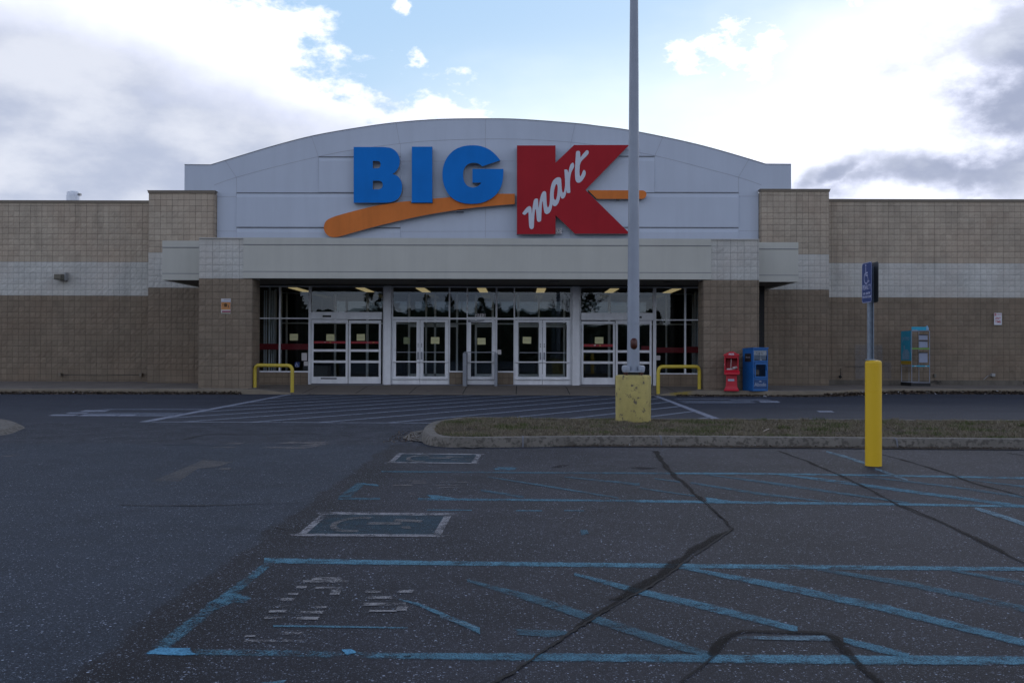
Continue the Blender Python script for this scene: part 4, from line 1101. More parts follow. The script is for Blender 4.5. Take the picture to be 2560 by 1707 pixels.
# automatic sliding doors
def slider(x0, xm, x1, yhead, lab, right, stripes):
    root = MB(); fr(root, x0, x1, 781.5, 799.5, -0.10, 0.10); fr(root, x0, x1, 788, 789, -0.108, -0.101); fr(root, x0, x1, 795, 796, -0.108, -0.101)
    o = root.build('sliding_door', M_ALU, STORE); o['label'] = lab
    b = MB(); a = 808 if not right else 1590; fr(b, a if not right else 1597, (a+21) if not right else 1603, 790, 794.5, -0.125, -0.102); b.build('sensor', M_BLK, o)
    for k, (a0, a1) in enumerate(((x0+1, xm), (xm+1, x1-3))):
        y0 = 800.5 if (k == (1 if right else 0)) else 802; dd = (-0.03 if (k == (1 if right else 0)) else 0.03)
        b = MB(); s_ = 5.2
        fr(b, a0, a0+s_, y0, 960, dd, dd+0.045); fr(b, a1-s_, a1, y0, 960, dd, dd+0.045)
        yy = [(y0, 809), (874.5, 880.5), (902.5, 908.5), (943, 960)]
        for p, q in yy: fr(b, a0+s_, a1-s_, p, q, dd+0.002, dd+0.043)
        d_ = b.build('door_leaf', M_ALU, o)
        for p, q in ((809, 874.5), (880.5, 902.5), (908.5, 943)): pass
        g = MB()
        for p, q in ((809, 874.5), (880.5, 902.5), (908.5, 943)):
            g.poly([(SX(a0+s_), YS+dd+0.02, SZ(q)), (SX(a1-s_), YS+dd+0.02, SZ(q)), (SX(a1-s_), YS+dd+0.02, SZ(p)), (SX(a0+s_), YS+dd+0.02, SZ(p))])
        g.build('pane', M_GLASS, o)
        sy = (854.5, 860) if not right else (859.5, 866)
        if (k, right) != (1, True):
            g = MB(); fr(g, a0+s_+0.2, a1-s_-0.2, sy[0], sy[1], dd+0.010, dd+0.014); g.build('red_stripe', M_STRIPE, o)
            g = MB(); cx = a0+s_+ (32 if k == 0 else 47); fr(g, cx+8, cx+12, sy[0]+1.2, sy[1]-1, dd+0.006, dd+0.0095); g.build('stripe_emblem', M_ORGP, o)
            g = MB(); fr(g, cx-6, cx-1, sy[0]+1.8, sy[1]-2.6, dd+0.006, dd+0.0095); g.build('stripe_emblem', M_PAPW, o)
    b = MB()
    if not right:
        fr(b, 803, 843, 946, 949, -0.034, -0.0305)
    else:
        fr(b, 1466, 1501, 940.5, 942.4, 0.022, 0.0275)
    b.build('warning_label', M_INK, o)
    g = MB(); g2 = transom(x0, x1, 719, 781.5)
    return o
slider(778, 870, 955, 800, 'left automatic sliding door', False, True)
slider(1452.5, 1538, 1632, 800, 'right automatic sliding door', True, True)
# swing doors
def swing(x0, x1, hinge, lab, handle_x):
    b = MB(); s_ = 8.3
    fr(b, x0, x0+s_, 800, 961, -0.03, 0.015); fr(b, x1-s_, x1, 800, 961, -0.03, 0.015)
    fr(b, x0+s_, x1-s_, 800, 806, -0.028, 0.013); fr(b, x0+s_, x1-s_, 941.5, 961, -0.028, 0.013)
    o = b.build('door', M_ALU, STORE); o['label'] = lab
    pane(o, x0+s_, x1-s_, 806, 941.5, d=-0.008)
    b = MB()
    for y, r_ in ((905, 0.025), (947.5, 0.022)):
        z = SZ(y); xa, xb = SX(x0+2), SX(x1-2); b.tube([(xa, YS-0.03, z), (xa, YS-0.075, z), (xa+0.03, YS-0.085, z), (xb-0.03, YS-0.085, z), (xb, YS-0.075, z), (xb, YS-0.03, z)], r_, 8)
    split(b, 'push_bar', M_ALU, o, smooth=True)
    b = MB(); b.box(SX(x0+s_), SX(x1-s_), YS-0.02, YS+0.01, SZ(882), SZ(880.3)); b.build('rail', M_ALUG, o)
    if handle_x:
        b = MB(); hx = SX(handle_x); b.box(hx-0.022, hx+0.022, YS-0.07, YS-0.0305, SZ(899), SZ(880.5)); b.build('handle', M_ALUG, o, bevel=0.006)
        b = MB(); hx = SX(handle_x); 
        for q in range(3): b.box(hx-0.012, hx+0.012, YS-0.045, YS-0.0305, SZ(868-q*3.6), SZ(866-q*3.6))
        split(b, 'lock', M_BLK, o)
    return o
swing(982, 1049.8, 0, 'leftmost swing door of the entrance', 1045.5)
swing(1050.8, 1121, 0, 'second swing door, left pair', 1054.5)
swing(1169.3, 1238.2, 0, 'single swing door under the house number', None)
swing(1287.3, 1355.5, 0, 'third swing door, right pair', 1351)
swing(1356.5, 1425, 0, 'rightmost swing door of the entrance', 1360.5)
transom(982, 1121.5, 719, 793); transom(1169, 1238.5, 719, 793); transom(1287, 1425.5, 719, 793)
b = MB(); fr(b, 982, 1121.5, 793, 799); fr(b, 1169, 1238.5, 793, 799); fr(b, 1287, 1425.5, 793, 799); fr(b, 778, 957, 717.5, 719.5); fr(b, 1452, 1632, 717.5, 719.5)
split(b, 'door_head', M_ALU, STORE)
b = MB(); hz = SZ(803); b.tube([(SX(1171), YS-0.05, hz), (SX(1190), YS-0.16, hz), (SX(1211), YS-0.07, SZ(801))], 0.012, 6); b.box(SX(1170), SX(1176), YS-0.08, YS-0.032, SZ(806), SZ(801))
b.build('door_closer', M_ALUG, STORE)
# dark threshold line
MB().box(SX(778), SX(1632), YS-0.02, YS+0.1, 0.12, SZ(961.3)).build('threshold', M_JOINT, STORE)
# porch ramp guides around the middle door
gr = empty('door_guide_rail', (SX(1203), YS-0.6, WZ), 'grey guide rail with two square posts around the middle swing door', 'guide rail')
for x0, x1 in ((1157, 1166.5), (1236, 1243.5)):
    a, c = P(x0, 882, 31.4), P(x1, 882, 31.4); MB().box(a.x, c.x, 31.4, 31.95, WZ-0.03, a.z).build('post', M_ALUG, gr, bevel=0.01)
a, c = P(1160, 881, 31.4), P(1240, 881, 31.4); b = MB(); b.tube([(a.x, 31.38, a.z+0.01), (c.x, 31.38, a.z+0.01)], 0.014, 8); b.build('bar', M_ALUG, gr)
# interior
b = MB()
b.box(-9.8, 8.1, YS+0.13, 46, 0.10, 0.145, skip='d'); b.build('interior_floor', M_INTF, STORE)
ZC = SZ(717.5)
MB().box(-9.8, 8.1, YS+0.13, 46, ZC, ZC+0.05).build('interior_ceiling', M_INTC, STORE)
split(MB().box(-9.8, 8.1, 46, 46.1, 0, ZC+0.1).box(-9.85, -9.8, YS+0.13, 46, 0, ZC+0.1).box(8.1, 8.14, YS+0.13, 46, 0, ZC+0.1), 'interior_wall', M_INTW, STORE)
b = MB()
for k in range(-4, 5):
    cx = -1.0+k*2.02*0.99
for px in (740, 906, 1054, 1205, 1353, 1533, 1686):
    x0 = P(px, 722, 33).x
    b = MB(); b.box(x0-0.15, x0+0.15, 32.5, 33.38, ZC-0.02, ZC-0.001); b.box(x0-0.15, x0+0.15, 33.5, 34.7, ZC-0.02, ZC-0.001)
    b.build('ceiling_light', M_TUBE, STORE)
# inner storefront of the vestibule
YI = 35.4
def IX(x): return P(x, 850, YI).x
def IZ(y): return CH+(879-y)*YI/F
b = MB()
def fi(x0, x1, y0, y1): b.box(IX(x0), IX(x1), YI, YI+0.1, max(IZ(y1), 0.15), min(IZ(y0), ZC-0.005))
for x0, x1 in ((714, 718), (835, 840), (915, 921), (1020, 1025), (1063, 1067), (1085, 1090), (1140, 1145), (1187, 1192), (1229, 1234), (1293, 1298), (1345, 1349), (1408, 1413), (1520, 1526), (1664, 1668), (1730, 1734)):
    fi(x0, x1, 700, 960)
fi(700, 1740, 808, 811); fi(700, 1740, 700, 735)
fi(1025, 1140, 812, 818); fi(1192, 1229, 812, 818); fi(1298, 1408, 812, 818); fi(1025, 1140, 935, 950); fi(1192, 1229, 935, 950); fi(1298, 1408, 935, 950)
M_ALUI = simple('inner white aluminium', (0.86, 0.90, 0.94), 0.5)
inner = b.build('inner_frame', M_ALUI, STORE)
b = MB(); b.poly([(IX(640), YI+0.05, 0.15), (IX(1790), YI+0.05, 0.15), (IX(1790), YI+0.05, ZC), (IX(640), YI+0.05, ZC)]); b.build('pane', M_GLASS, inner)
# side glazing frames of the vestibule at both ends
b = MB()
for X in (-8.55, 6.35):
    for yy in (32.6, 33.4, 34.2, 35.0): b.box(X, X+0.06, yy, yy+0.06, 0.15, ZC-0.002)
for px in (659, 664, 678, 683): b.box(P(px, 850, 32.5).x, P(px+2.6, 850, 32.5).x, 32.5, 32.55, 0.35, ZC-0.1)
for px in (1737, 1742): b.box(P(px, 850, 32.5).x, P(px+2, 850, 32.5).x, 32.5, 32.55, 0.35, ZC-0.1)
b.build('inner_frame', M_ALU, STORE)
# wide red stripes on the side windows
b = MB()
for r_ in ((646, 697, 861, 876), (701, 771, 861, 876), (1640.5, 1711, 867, 880.5), (1715.5, 1770, 865, 880.5)): fr(b, *r_, 0.056, 0.060)
split(b, 'red_stripe', M_STRIPE, STORE)
b = MB(); fr(b, 1604, 1626, 864, 877, 0.056, 0.06); b.build('red_stripe', M_STRIPE, STORE)
# dark furniture shapes in the vestibule
b = MB(); b.box(IX(780), IX(838), 34.0, 34.6, 0.15, 0.75); b.box(IX(1560), IX(1600), 34.2, 34.7, 0.15, 1.0); split(b, 'counter', M_INTW, STORE)
# house number
hn = empty('house_number', (SX(1203), YS-0.01, SZ(788.5)), 'white house number 2712 over the middle door', 'house number')
w_ = SX(1213.5)-SX(1189)
MB().box(SX(1188.5), SX(1213.5), YS+0.030, YS+0.036, SZ(793), SZ(783.5)).build('plate', M_PAPW, hn)
for k, ch in enumerate('2712'):
    me = text_mesh(ch, 0.155, 0.001, bold=0.004)
    mesh_obj('digit', me, M_INK, hn, (SX(1191.7+k*6.2)-hn.location.x, YS+0.028-hn.location.y, SZ(788.2)-hn.location.z), RX90)

# notices on the glass
def sheet(x0, x1, y0, y1, d, label, txt=None, mat=None, rot=0.0, cat='notice', name='paper_notice', grp=None):
    a = Vector((SX(x0), YS+d, SZ(y1))); c = Vector((SX(x1), YS+d, SZ(y0))); m_ = (a+c)/2; hw, hh = (c.x-a.x)/2, (c.z-a.z)/2
    b = MB(); b.box(m_.x-hw, m_.x+hw, m_.y-0.001, m_.y+0.001, m_.z-hh, m_.z+hh)
    o = b.build(name, mat or M_PAPER, org=tuple(m_)); tag(o, label, cat, grp)
    o.rotation_euler = (0, rot, 0)
    if txt:
        t_ = mesh_obj('lettering', text_mesh(txt, hh*0.62, 0.0004), simple('pencil', (0.40, 0.40, 0.26), 0.9), o, (0, -0.0016, 0), RX90)
    return o
yy_ = 640
def z2(x): return 640+x/3.92
def z2y(y): return 680+y/3.92
def z3(x): return 1160+x/3.92
GP = 'yellow paper notices on the entrance glass'
sheet(z2(328), z2(408), z2y(612), z2y(677), 0.04, 'yellow paper on the left side window, left of all the doors', 'Closed', grp=GP)
sheet(z2(690), z2(770), z2y(614), z2y(680), -0.020, 'yellow paper above the red stripe on the left leaf of the left sliding door', 'Closed', grp=GP, rot=0.02)
sheet(z2(985), z2(1065), z2y(612), z2y(677), 0.040, 'yellow paper above the red stripe on the right leaf of the left sliding door', 'Closed', grp=GP, rot=-0.02)
sheet(z2(1443), z2(1503), z2y(642), z2y(708), 0.10, 'dim yellow paper behind the glass of the leftmost swing door', 'Closed', grp=GP)
sheet(z2(1715), z2(1798), z2y(640), z2y(705), -0.020, 'yellow paper on the second swing door from the left', 'Closed', grp=GP, rot=0.02)
sheet(z2(2170), z2(2250), z2y(647), z2y(711), -0.020, 'yellow paper on the single middle swing door', 'Closed', grp=GP, rot=-0.01)
sheet(z3(576), z3(658), z2y(635), z2y(700), -0.020, 'yellow paper on the third swing door from the left', 'Closed', grp=GP, rot=0.02)
sheet(z3(1283), z3(1367), z2y(634), z2y(699), 0.040, 'yellow paper above the red stripe on the right sliding door', 'Closed', grp=GP)
o = sheet(z2(445), z2(499), z2y(800), z2y(875), 0.04, 'small pink and white notice on the left side window', mat=M_PAPW, name='window_sticker')
for za, zb in ((0.78, 1.0), (-1.0, -0.62)):
    MB().box(-0.085, 0.085, -0.003, -0.0015, 0.122*za, 0.122*zb).build('band', simple('pink print', (0.5, 0.22, 0.30), 0.8), o)
MB().box(-0.065, -0.035, -0.003, -0.0015, -0.03, 0.02).build('logo', M_INK, o)
def nosmoke(x0, x1, y0, y1, d, label):
    o = sheet(x0, x1, y0, y1, d, label, mat=M_PAPW, name='no_smoking_sticker', cat='sticker', grp='no smoking stickers on the windows')
    b = MB(); r_ = (SX(x1)-SX(x0))*0.33; ps = [(math.cos(R(k*20))*r_, math.sin(R(k*20))*r_) for k in range(18)]
    for k in range(18):
        (xa, za), (xb, zb) = ps[k], ps[(k+1) % 18]
        b.poly([(xa, -0.002, za), (xb, -0.002, zb), (xb*0.78, -0.002, zb*0.78), (xa*0.78, -0.002, za*0.78)][::-1])
    b.poly([(-r_*0.72, -0.0022, r_*0.5), (-r_*0.5, -0.0022, r_*0.72), (r_*0.72, -0.0022, -r_*0.5), (r_*0.5, -0.0022, -r_*0.72)])
    b.build('emblem', M_INKR, o)
nosmoke(z2(468), z2(508), z2y(882), z2y(925), 0.042, 'no smoking sticker low on the left side window, under the pink notice')
nosmoke(z3(326), z3(365), z2y(762), z2y(808), 0.042, 'no smoking sticker on the narrow window right of the middle door')
nosmoke(z3(1884), z3(1925), z2y(813), z2y(858), 0.042, 'no smoking sticker on the right side window')
# access symbol drawing (used on the sticker and the bay sign)
def isa(parent, mat, s, depth=-0.002, cx=0, cz=0):
    b = MB()
    def P2(x, z): return (cx+x*s, depth, cz+z*s)
    ring = []
    for k in range(15):
        a0, a1 = R(115+k*16), R(115+(k+1)*16)
        b.poly([P2(math.cos(a0)*.30-.06, math.sin(a0)*.30-.18), P2(math.cos(a0)*.235-.06, math.sin(a0)*.235-.18), P2(math.cos(a1)*.235-.06, math.sin(a1)*.235-.18), P2(math.cos(a1)*.30-.06, math.sin(a1)*.30-.18)])
    b.poly([P2(-.15, .36), P2(-.15, -.08), P2(-.08, -.08), P2(-.08, .36)])
    b.poly([P2(-.08, .10), P2(-.08, .03), P2(.14, .03), P2(.14, .10)])
    b.poly([P2(-.08, -.02), P2(-.08, -.09), P2(.14, -.09), P2(.14, -.02)])
    b.poly([P2(.08, -.09), P2(.24, -.42), P2(.30, -.38), P2(.14, -.09)])
    b.poly([P2(.24, -.42), P2(.36, -.36), P2(.38, -.30), P2(.30, -.34)])
    b.poly([P2(-.115+math.cos(R(k*45))*.065, .44+math.sin(R(k*45))*.065) for k in range(8)])
    o = b.build('access_symbol', mat, None); o.parent = parent
    return o
M_NAVY = simple('sign blue', (0.012, 0.040, 0.17), 0.45, var=0.04)
o = sheet(z2(378), z2(425), z2y(890), z2y(938), 0.042, 'small blue wheelchair sticker low on the left side window', mat=M_NAVY, name='access_sticker', cat='sticker')
isa(o, simple('white print', (0.45, 0.5, 0.6), 0.6), 0.17, -0.002, 0, 0)

# ------------------------------------------------------------------ storefront letters
SIGN = empty('storefront_sign', (P(1300, 470, YG).x, YG-0.3, 7), 'large blue, red and orange channel letter sign on the white gable', 'sign')
def zs(x, y): return (780+x/2.6133, 320+y/2.6133)
def zm(x, y): return (1290+x/6.535, 360+y/6.535)
def sign_piece(name, loops, fn, y_front, th, face, label=None, parent=None, backplate=True):
    parent = parent or SIGN
    L = [[(P(*fn(*p), y_front).x, P(*fn(*p), y_front).z) for p in lp] for lp in loops]
    # face
    me = curve_mesh(name, L, 0.012)
    pw = gl(parent)
    o = mesh_obj(name, me, face, parent, Vector((0, y_front+0.012, 0))-pw, RX90)
    if label: o['label'] = label
    if th > 0.05:
        b = MB()
        for lp in L:
            n = len(lp); i = len(b.v)
            b.v += [(x, y_front+0.02, z) for x, z in lp] + [(x, y_front+th, z) for x, z in lp]
            for k in range(n): b.face([i+k, i+(k+1) % n, i+n+(k+1) % n, i+n+k])
        r_ = b.build('letter_return', M_RET, None); r_.parent = o
        r_.matrix_basis = (Matrix.Translation(Vector((0, y_front+0.012, 0))) @ Matrix.Rotation(R(90), 4, 'X')).inverted()
    return o
B_out = [(272, 125), (455, 125)] + catmull([(455, 125), (515, 132), (552, 158), (571, 195), (573, 228), (563, 262), (545, 287), (525, 301)], 4, False)[1:] + catmull([(525, 301), (562, 318), (583, 350), (589, 385), (583, 425), (562, 462), (525, 483), (480, 489)], 4, False)[1:] + [(272, 489)]
B_h1 = [(397, 216), (428, 216)] + catmull([(428, 216), (442, 222), (448, 240), (442, 258), (428, 264)], 3, False)[1:] + [(397, 264)]
B_h2 = [(397, 345), (438, 345)] + catmull([(438, 345), (455, 353), (462, 372), (456, 392), (438, 401)], 3, False)[1:] + [(397, 401)]
sign_piece('letter', [B_out, B_h1, B_h2], zs, 33.12, 0.25, M_BLUE, 'blue letter B')
sign_piece('letter', [[(652, 123), (786, 123), (786, 488), (652, 488)]], zs, 33.12, 0.25, M_BLUE, 'blue letter I')
G_out = catmull([(1230, 212), (1202, 178), (1160, 143), (1108, 121), (1050, 114), (985, 121), (930, 145), (885, 190), (860, 245), (852, 305), (860, 368), (888, 428), (930, 468), (985, 490), (1050, 496), (1118, 486), (1180, 455), (1222, 410), (1245, 350), (1251, 268)], 4, False) + [(1048, 268), (1048, 358), (1107, 358)] + catmull([(1107, 358), (1085, 380), (1050, 389), (1015, 378), (994, 348), (987, 305), (995, 265), (1018, 238), (1050, 229), (1085, 233), (1112, 252)], 4, False)
sign_piece('letter', [G_out], zs, 33.12, 0.25, M_BLUE, 'blue letter G')
KK = sign_piece('letter', [[(1339, 115), (1591, 115), (1591, 228), (1712, 112), (2072, 112), (1786, 405), (2078, 691), (1718, 691), (1591, 570), (1591, 693), (1339, 694)]], zs, 33.10, 0.28, M_RED, 'large red letter with white script across it')
sw = catmull([(210, 560), (400, 512), (560, 486), (645, 478)], 4, False) + [(645, 494), (790, 494), (790, 462)] + catmull([(790, 462), (920, 452), (1100, 440), (1220, 430)], 2, False)[1:] + [(1325, 430), (1325, 497)] + catmull([(1325, 497), (1150, 512), (950, 535), (700, 578), (450, 635), (300, 675), (180, 709), (130, 713), (98, 698), (80, 670), (78, 640), (92, 608), (135, 583), (210, 560)], 4, False)[1:-1]
sign_piece('swoosh', [sw], zs, 33.20, 0.2, M_ORG, 'orange swoosh under the blue letters')
sign_piece('swoosh', [[(1803, 407), (2160, 408)] + catmull([(2160, 408), (2178, 416), (2185, 435), (2178, 455), (2160, 464)], 3, False)[1:] + [(1862, 464)]], zs, 33.20, 0.2, M_ORG, 'orange bar right of the red letter')
mar = [(105,1130),(130,1095),(168,1048),(200,1024),(225,1018),(245,1035),(255,1075),(258,1140),(264,1110),(275,1010),(290,930),(310,898),(340,893),(358,905),(362,940),(368,1045),(380,970),(400,870),(425,800),(450,775),(475,775),(492,795),(496,850),(503,990),(518,1038),(535,1025),(550,970),(555,880),(556,800),(570,700),(600,610),(650,560),(690,547),(720,552),(737,575),(742,640),(748,740),(762,795),(782,785),(797,720),(802,640),(797,520),(790,430),(800,420),(825,420),(845,435),(857,472),(870,400),(890,340),(920,310),(940,315),(950,350),(945,385),(915,440),(895,500),(884,580),(882,680),(888,780),(875,800),(845,803),(832,795),(826,760),(815,820),(795,870),(770,893),(745,890),(732,870),(725,850),(715,900),(690,970),(655,1012),(625,1018),(605,1005),(597,990),(580,1060),(555,1115),(520,1143),(490,1143),(465,1120),(452,1060),(442,980),(436,935),(425,970),(418,1080),(413,1220),(405,1260),(380,1273),(355,1268),(342,1240),(332,1150),(326,1085),(320,1065),(310,1090),(300,1180),(293,1320),(285,1375),(258,1392),(228,1380),(215,1340),(208,1240),(204,1130),(196,1115),(175,1135),(150,1158),(125,1155),(107,1142)]
ah = [(665,660),(650,668),(632,720),(618,800),(618,880),(635,915),(655,905),(670,850),(680,770),(680,690)]
tt = [(980,150),(985,125),(1010,115),(1035,120),(1048,145),(1052,218),(1060,212),(1100,160),(1140,115),(1165,105),(1185,120),(1185,155),(1160,190),(1110,240),(1065,290),(1045,345),(1038,430),(1040,505),(1050,530),(1070,505),(1090,450),(1105,428),(1125,435),(1140,470),(1130,520),(1095,580),(1055,625),(1020,635),(990,625),(973,590),(965,530),(963,430),(970,300),(975,210)]
M_SCR = simple('white script face', (0.52, 0.56, 0.62), 0.45, var=0.03)
L = [[(P(*zm(*p), 33.09).x, P(*zm(*p), 33.09).z) for p in catmull(lp, 2)] for lp in (mar, ah, tt)]
me = curve_mesh('script', L, 0.004)
o = mesh_obj('script_lettering', me, M_SCR, SIGN, Vector((0, 33.095, 0))-gl(SIGN), RX90)
a = P(*zm(652, 1375), 33.35); c = P(*zm(748, 1468), 33.35)
tm = MB().box(a.x, c.x, 33.34, 33.36, a.z, c.z).build('registered_mark', simple('mark plate', (0.60, 0.58, 0.58), 0.6), SIGN)
mesh_obj('mark_ring', text_mesh('R', 0.125, 0.001, bold=0.001), M_INK, tm, ((a.x+c.x)/2, 33.338, (a.z+c.z)/2), RX90)
tm.location = -gl(SIGN)
b = MB(); r_ = 0.085
for k in range(24):
    t0, t1 = R(k*15), R(k*15+15); q = lambda t_, rr: ((a.x+c.x)/2+math.cos(t_)*rr, 33.3375, (a.z+c.z)/2+math.sin(t_)*rr)
    b.poly([q(t0, r_), q(t0, r_*0.86), q(t1, r_*0.86), q(t1, r_)])
rg = b.build('mark_ring', M_INK, None); rg.parent = tm
b = MB()
for px in (1150,): 
    a = P(px, 528, 33.3); b.box(a.x-0.12, a.x+0.12, 33.2, 33.44, a.z-0.02, a.z+0.01)
for px, py in ((1545, 499),): 
    a = P(px, py, 33.3); b.box(a.x-0.05, a.x+0.05, 33.25, 33.44, a.z-0.03, a.z+0.03)
split(b, 'bracket', M_JOINT, SIGN)

# ------------------------------------------------------------------ things on the walls
def pxbox(x0, x1, y0, y1, Y, th, mat, name, parent=None, bevel=0):
    a, c = P(x0, y1, Y), P(x1, y0, Y)
    return MB().box(a.x, c.x, Y, Y+th, a.z, c.z).build(name, mat, parent, bevel=bevel)
# wall pack lamp
a, c = P(135, 700, 34.2), P(156, 685, 34.2)
wp = empty('wall_lamp', ((a.x+c.x)/2, 34.4, a.z), 'small bronze box lamp on the white band of the left wall', 'wall lamp')
b = MB(); X0, X1, Z0, Z1 = a.x, c.x, a.z, c.z
b.prism([(X0, 34.18, Z0+0.02), (X1, 34.18, Z0+0.02), (X1, 34.18, Z1), (X0, 34.18, Z1)], (0, 0.40, 0)); b.build('housing', M_WALLPK, wp, bevel=0.01)
MB().box(X0+0.03, X1-0.03, 34.14, 34.178, Z0+0.04, Z1-0.03).build('lens', simple('dusty lens', (0.10, 0.09, 0.06), 0.3), wp)
MB().box(X1-0.0, X1+0.04, 34.35, 34.58, Z0, Z1+0.07).build('back_box', M_RET, wp)
# roof vent
c = P(183, 500, 37.5); rvn = empty('roof_vent', (c.x, 37.5, 6.1), 'shiny round metal roof vent behind the left parapet', 'roof vent')
zt_ = P(183, 479, 37.5).z-6.1
b = MB(); b.lathe((c.x, 37.5, 6.1), [(0.20, 0), (0.20, zt_-0.42), (0.21, zt_-0.42)], 24); b.build('curb', M_BLK, rvn)
M_SHINY = simple('bright sheet metal', (0.62, 0.66, 0.72), 0.35, 0.35, var=0.1)
b = MB(); b.lathe((c.x, 37.5, 6.1), [(0.26, zt_-0.40), (0.26, zt_-0.18), (0.245, zt_-0.17), (0.235, zt_-0.03), (0.16, zt_), (0.02, zt_+0.01)], 28); b.build('hood', M_SHINY, rvn, smooth=True)
b = MB(); b.box(c.x+0.24, c.x+0.31, 37.4, 37.55, 6.1+zt_-0.16, 6.1+zt_-0.08); b.build('tab', M_RET, rvn)
# low pipe rail
a, c = P(150, 936, 34.45), P(352, 936, 34.45)
pr_ = empty('wall_rail', ((a.x+c.x)/2, 34.45, a.z), 'thin dark pipe on two brackets low on the left wall', 'pipe rail')
b = MB(); b.tube([(a.x, 34.42, a.z-0.01), ((a.x+c.x)/2, 34.42, a.z-0.03), (c.x, 34.42, a.z)], 0.009, 6); b.build('pipe', M_BLK, pr_)
for q in (a, c): MB().box(q.x-0.04, q.x+0.04, 34.40, 34.575, q.z-0.06, q.z+0.05).build('bracket', M_COPE, pr_)
# flyer on the left pier
fl = empty('pier_poster', (P(564, 765, YP-0.06).x, YP-0.05, P(564, 765, YP).z), 'small orange and white notice board on the left pier', 'notice')
YF = YP-0.045
def fq(x0, x1, y0, y1, d, mat, name='panel'): return pxbox(x0, x1, y0, y1, YF-d, 0.006, mat, name, fl)
fq(552.5, 576.5, 746.5, 784, 0, M_PAPW, 'board'); fq(553, 576, 755, 774, 0.003, M_ORGP, 'picture')
fq(555, 576, 777, 780.5, 0.003, simple('crimson print', (0.25, 0.02, 0.08), 0.7), 'band'); fq(553, 576, 781, 783, 0.003, simple('dull lime print', (0.25, 0.26, 0.14), 0.7), 'band')
fq(554, 576, 752.5, 754.5, 0.003, simple('pale sky print', (0.30, 0.42, 0.58), 0.7), 'band')
b = MB()
for cx, cz, rx, rz in ((564, 762, 4.5, 4), (564, 766, 4.6, 1.0), (557.3, 761.5, 1.2, 1.4)):
    q = P(cx, cz, YF-0.005); sx_, sz_ = rx*YF/F, rz*YF/F
    b.poly([(q.x+math.cos(R(k*30))*sx_, YF-0.0045, q.z+math.sin(R(k*30))*sz_) for k in range(12)])
b.build('figure', simple('brown print', (0.09, 0.045, 0.015), 0.8), fl)
fq(570, 571.8, 762.5, 769, 0.005, M_INK, 'figure')
q = P(567, 749.3, YF-0.003); mesh_obj('lettering', text_mesh('NOTICE', 0.05, 0.0005), M_INKB, fl, Vector((q.x, YF-0.0035, q.z))-fl.location, RX90)
# no parking sign
NY = 34.12
a, c = P(2485.5, 812, NY), P(2504.5, 782.5, NY)
ns = empty('parking_sign', ((a.x+c.x)/2, NY, (a.z+c.z)/2), 'white no parking any time sign with red print on the right wall', 'sign')
MB().box(a.x, c.x, NY, NY+0.006, a.z, c.z).build('plate', M_WHT, ns, bevel=0.002)
cx, cz = (a.x+c.x)/2, (a.z+c.z)/2; hh = (c.z-a.z)/2
for s_, dz, sz in (('ANY', 0.02, 0.13), ('TIME', -0.105, 0.13)):
    mesh_obj('lettering', text_mesh(s_, sz, 0.0006, bold=0.002, sx=0.75), M_INKR, ns, (0, -0.002, dz), RX90)
mesh_obj('lettering', text_mesh('PARKING', 0.05, 0.0006, bold=0.001, sx=0.8), M_INKR, ns, (0.035, -0.002, hh-0.055), RX90)
MB().box(a.x+0.012, a.x+0.075, NY-0.003, NY-0.0005, c.z-0.10, c.z-0.015).build('panel', M_INKR, ns)
mesh_obj('lettering', text_mesh('NO', 0.045, 0.0006, bold=0.001, sx=0.8), M_WHT, ns, (a.x+0.0435-cx, -0.0045, hh-0.058), RX90)
# electrical boxes on the right wall
ob_ = pxbox(2480, 2488.5, 933.5, 941, 34.06, 0.12, M_RET, 'junction_box', bevel=0.008); tag(ob_, 'small grey outlet box with conduit low on the right wall', 'outlet box')
b = MB(); p0, p1, p2 = P(2480, 938, 34.1), P(2470, 939, 34.1), P(2459, 949, 34.1); b.tube([p0, p1, p2], 0.01, 6); b.build('conduit', M_RET, ob_)
ob_ = pxbox(2336, 2341, 935, 943, 34.08, 0.1, M_WALLPK, 'outlet_cover', bevel=0.005); tag(ob_, 'tiny brown outlet cover right of the water rack', 'outlet cover')
b = MB(); p0, p1, p2, p3 = P(2102, 920, 34.12), P(2102, 938, 34.12), P(2099, 941, 34.1), P(2102, 943, 34.05); b.tube([p0, p1, p2, p3], [0.01, 0.012, 0.04, 0.05], 7)
b.tube([P(2113, 916.5, 34.12), P(2200, 916.5, 34.12)], 0.007, 6)
tag(b.build('hose_bib', M_BLK), 'dark hose tap and thin pipe on the right wall left of the bollard', 'tap')
# pale repainted patches
def wall_patch(x0, x1, y0, y1, col):
    a, c = P(x0, y1, YW_R-0.034), P(x1, y0, YW_R-0.034)
    m_ = paint_mat('overpaint %d' % int(x0), col, 0.42, alpha=0.30, fine=8, feather=False)
    b = MB(); b.poly([(a.x, YW_R-0.036, a.z), (c.x, YW_R-0.036, a.z), (c.x, YW_R-0.036, c.z), (a.x, YW_R-0.036, c.z)]); b.build('paint_patch', m_, STORE)
wall_patch(2138, 2206, 862, 947, (0.30, 0.31, 0.33)); wall_patch(2210, 2228, 905, 947, (0.24, 0.25, 0.27))
# concrete plinth along right wall
MB().box(UX1+0.04, 38, YW_R-0.07, YW_R-0.032, WZ-0.02, P(2300, 950, YW_R).z).build('plinth', simple('stained plinth', (0.14, 0.125, 0.10), 0.95, var=0.3, vs=1.5, dirt=((0.04, 0.035, 0.03), 2.5, 0.55), streak=0.3), STORE)

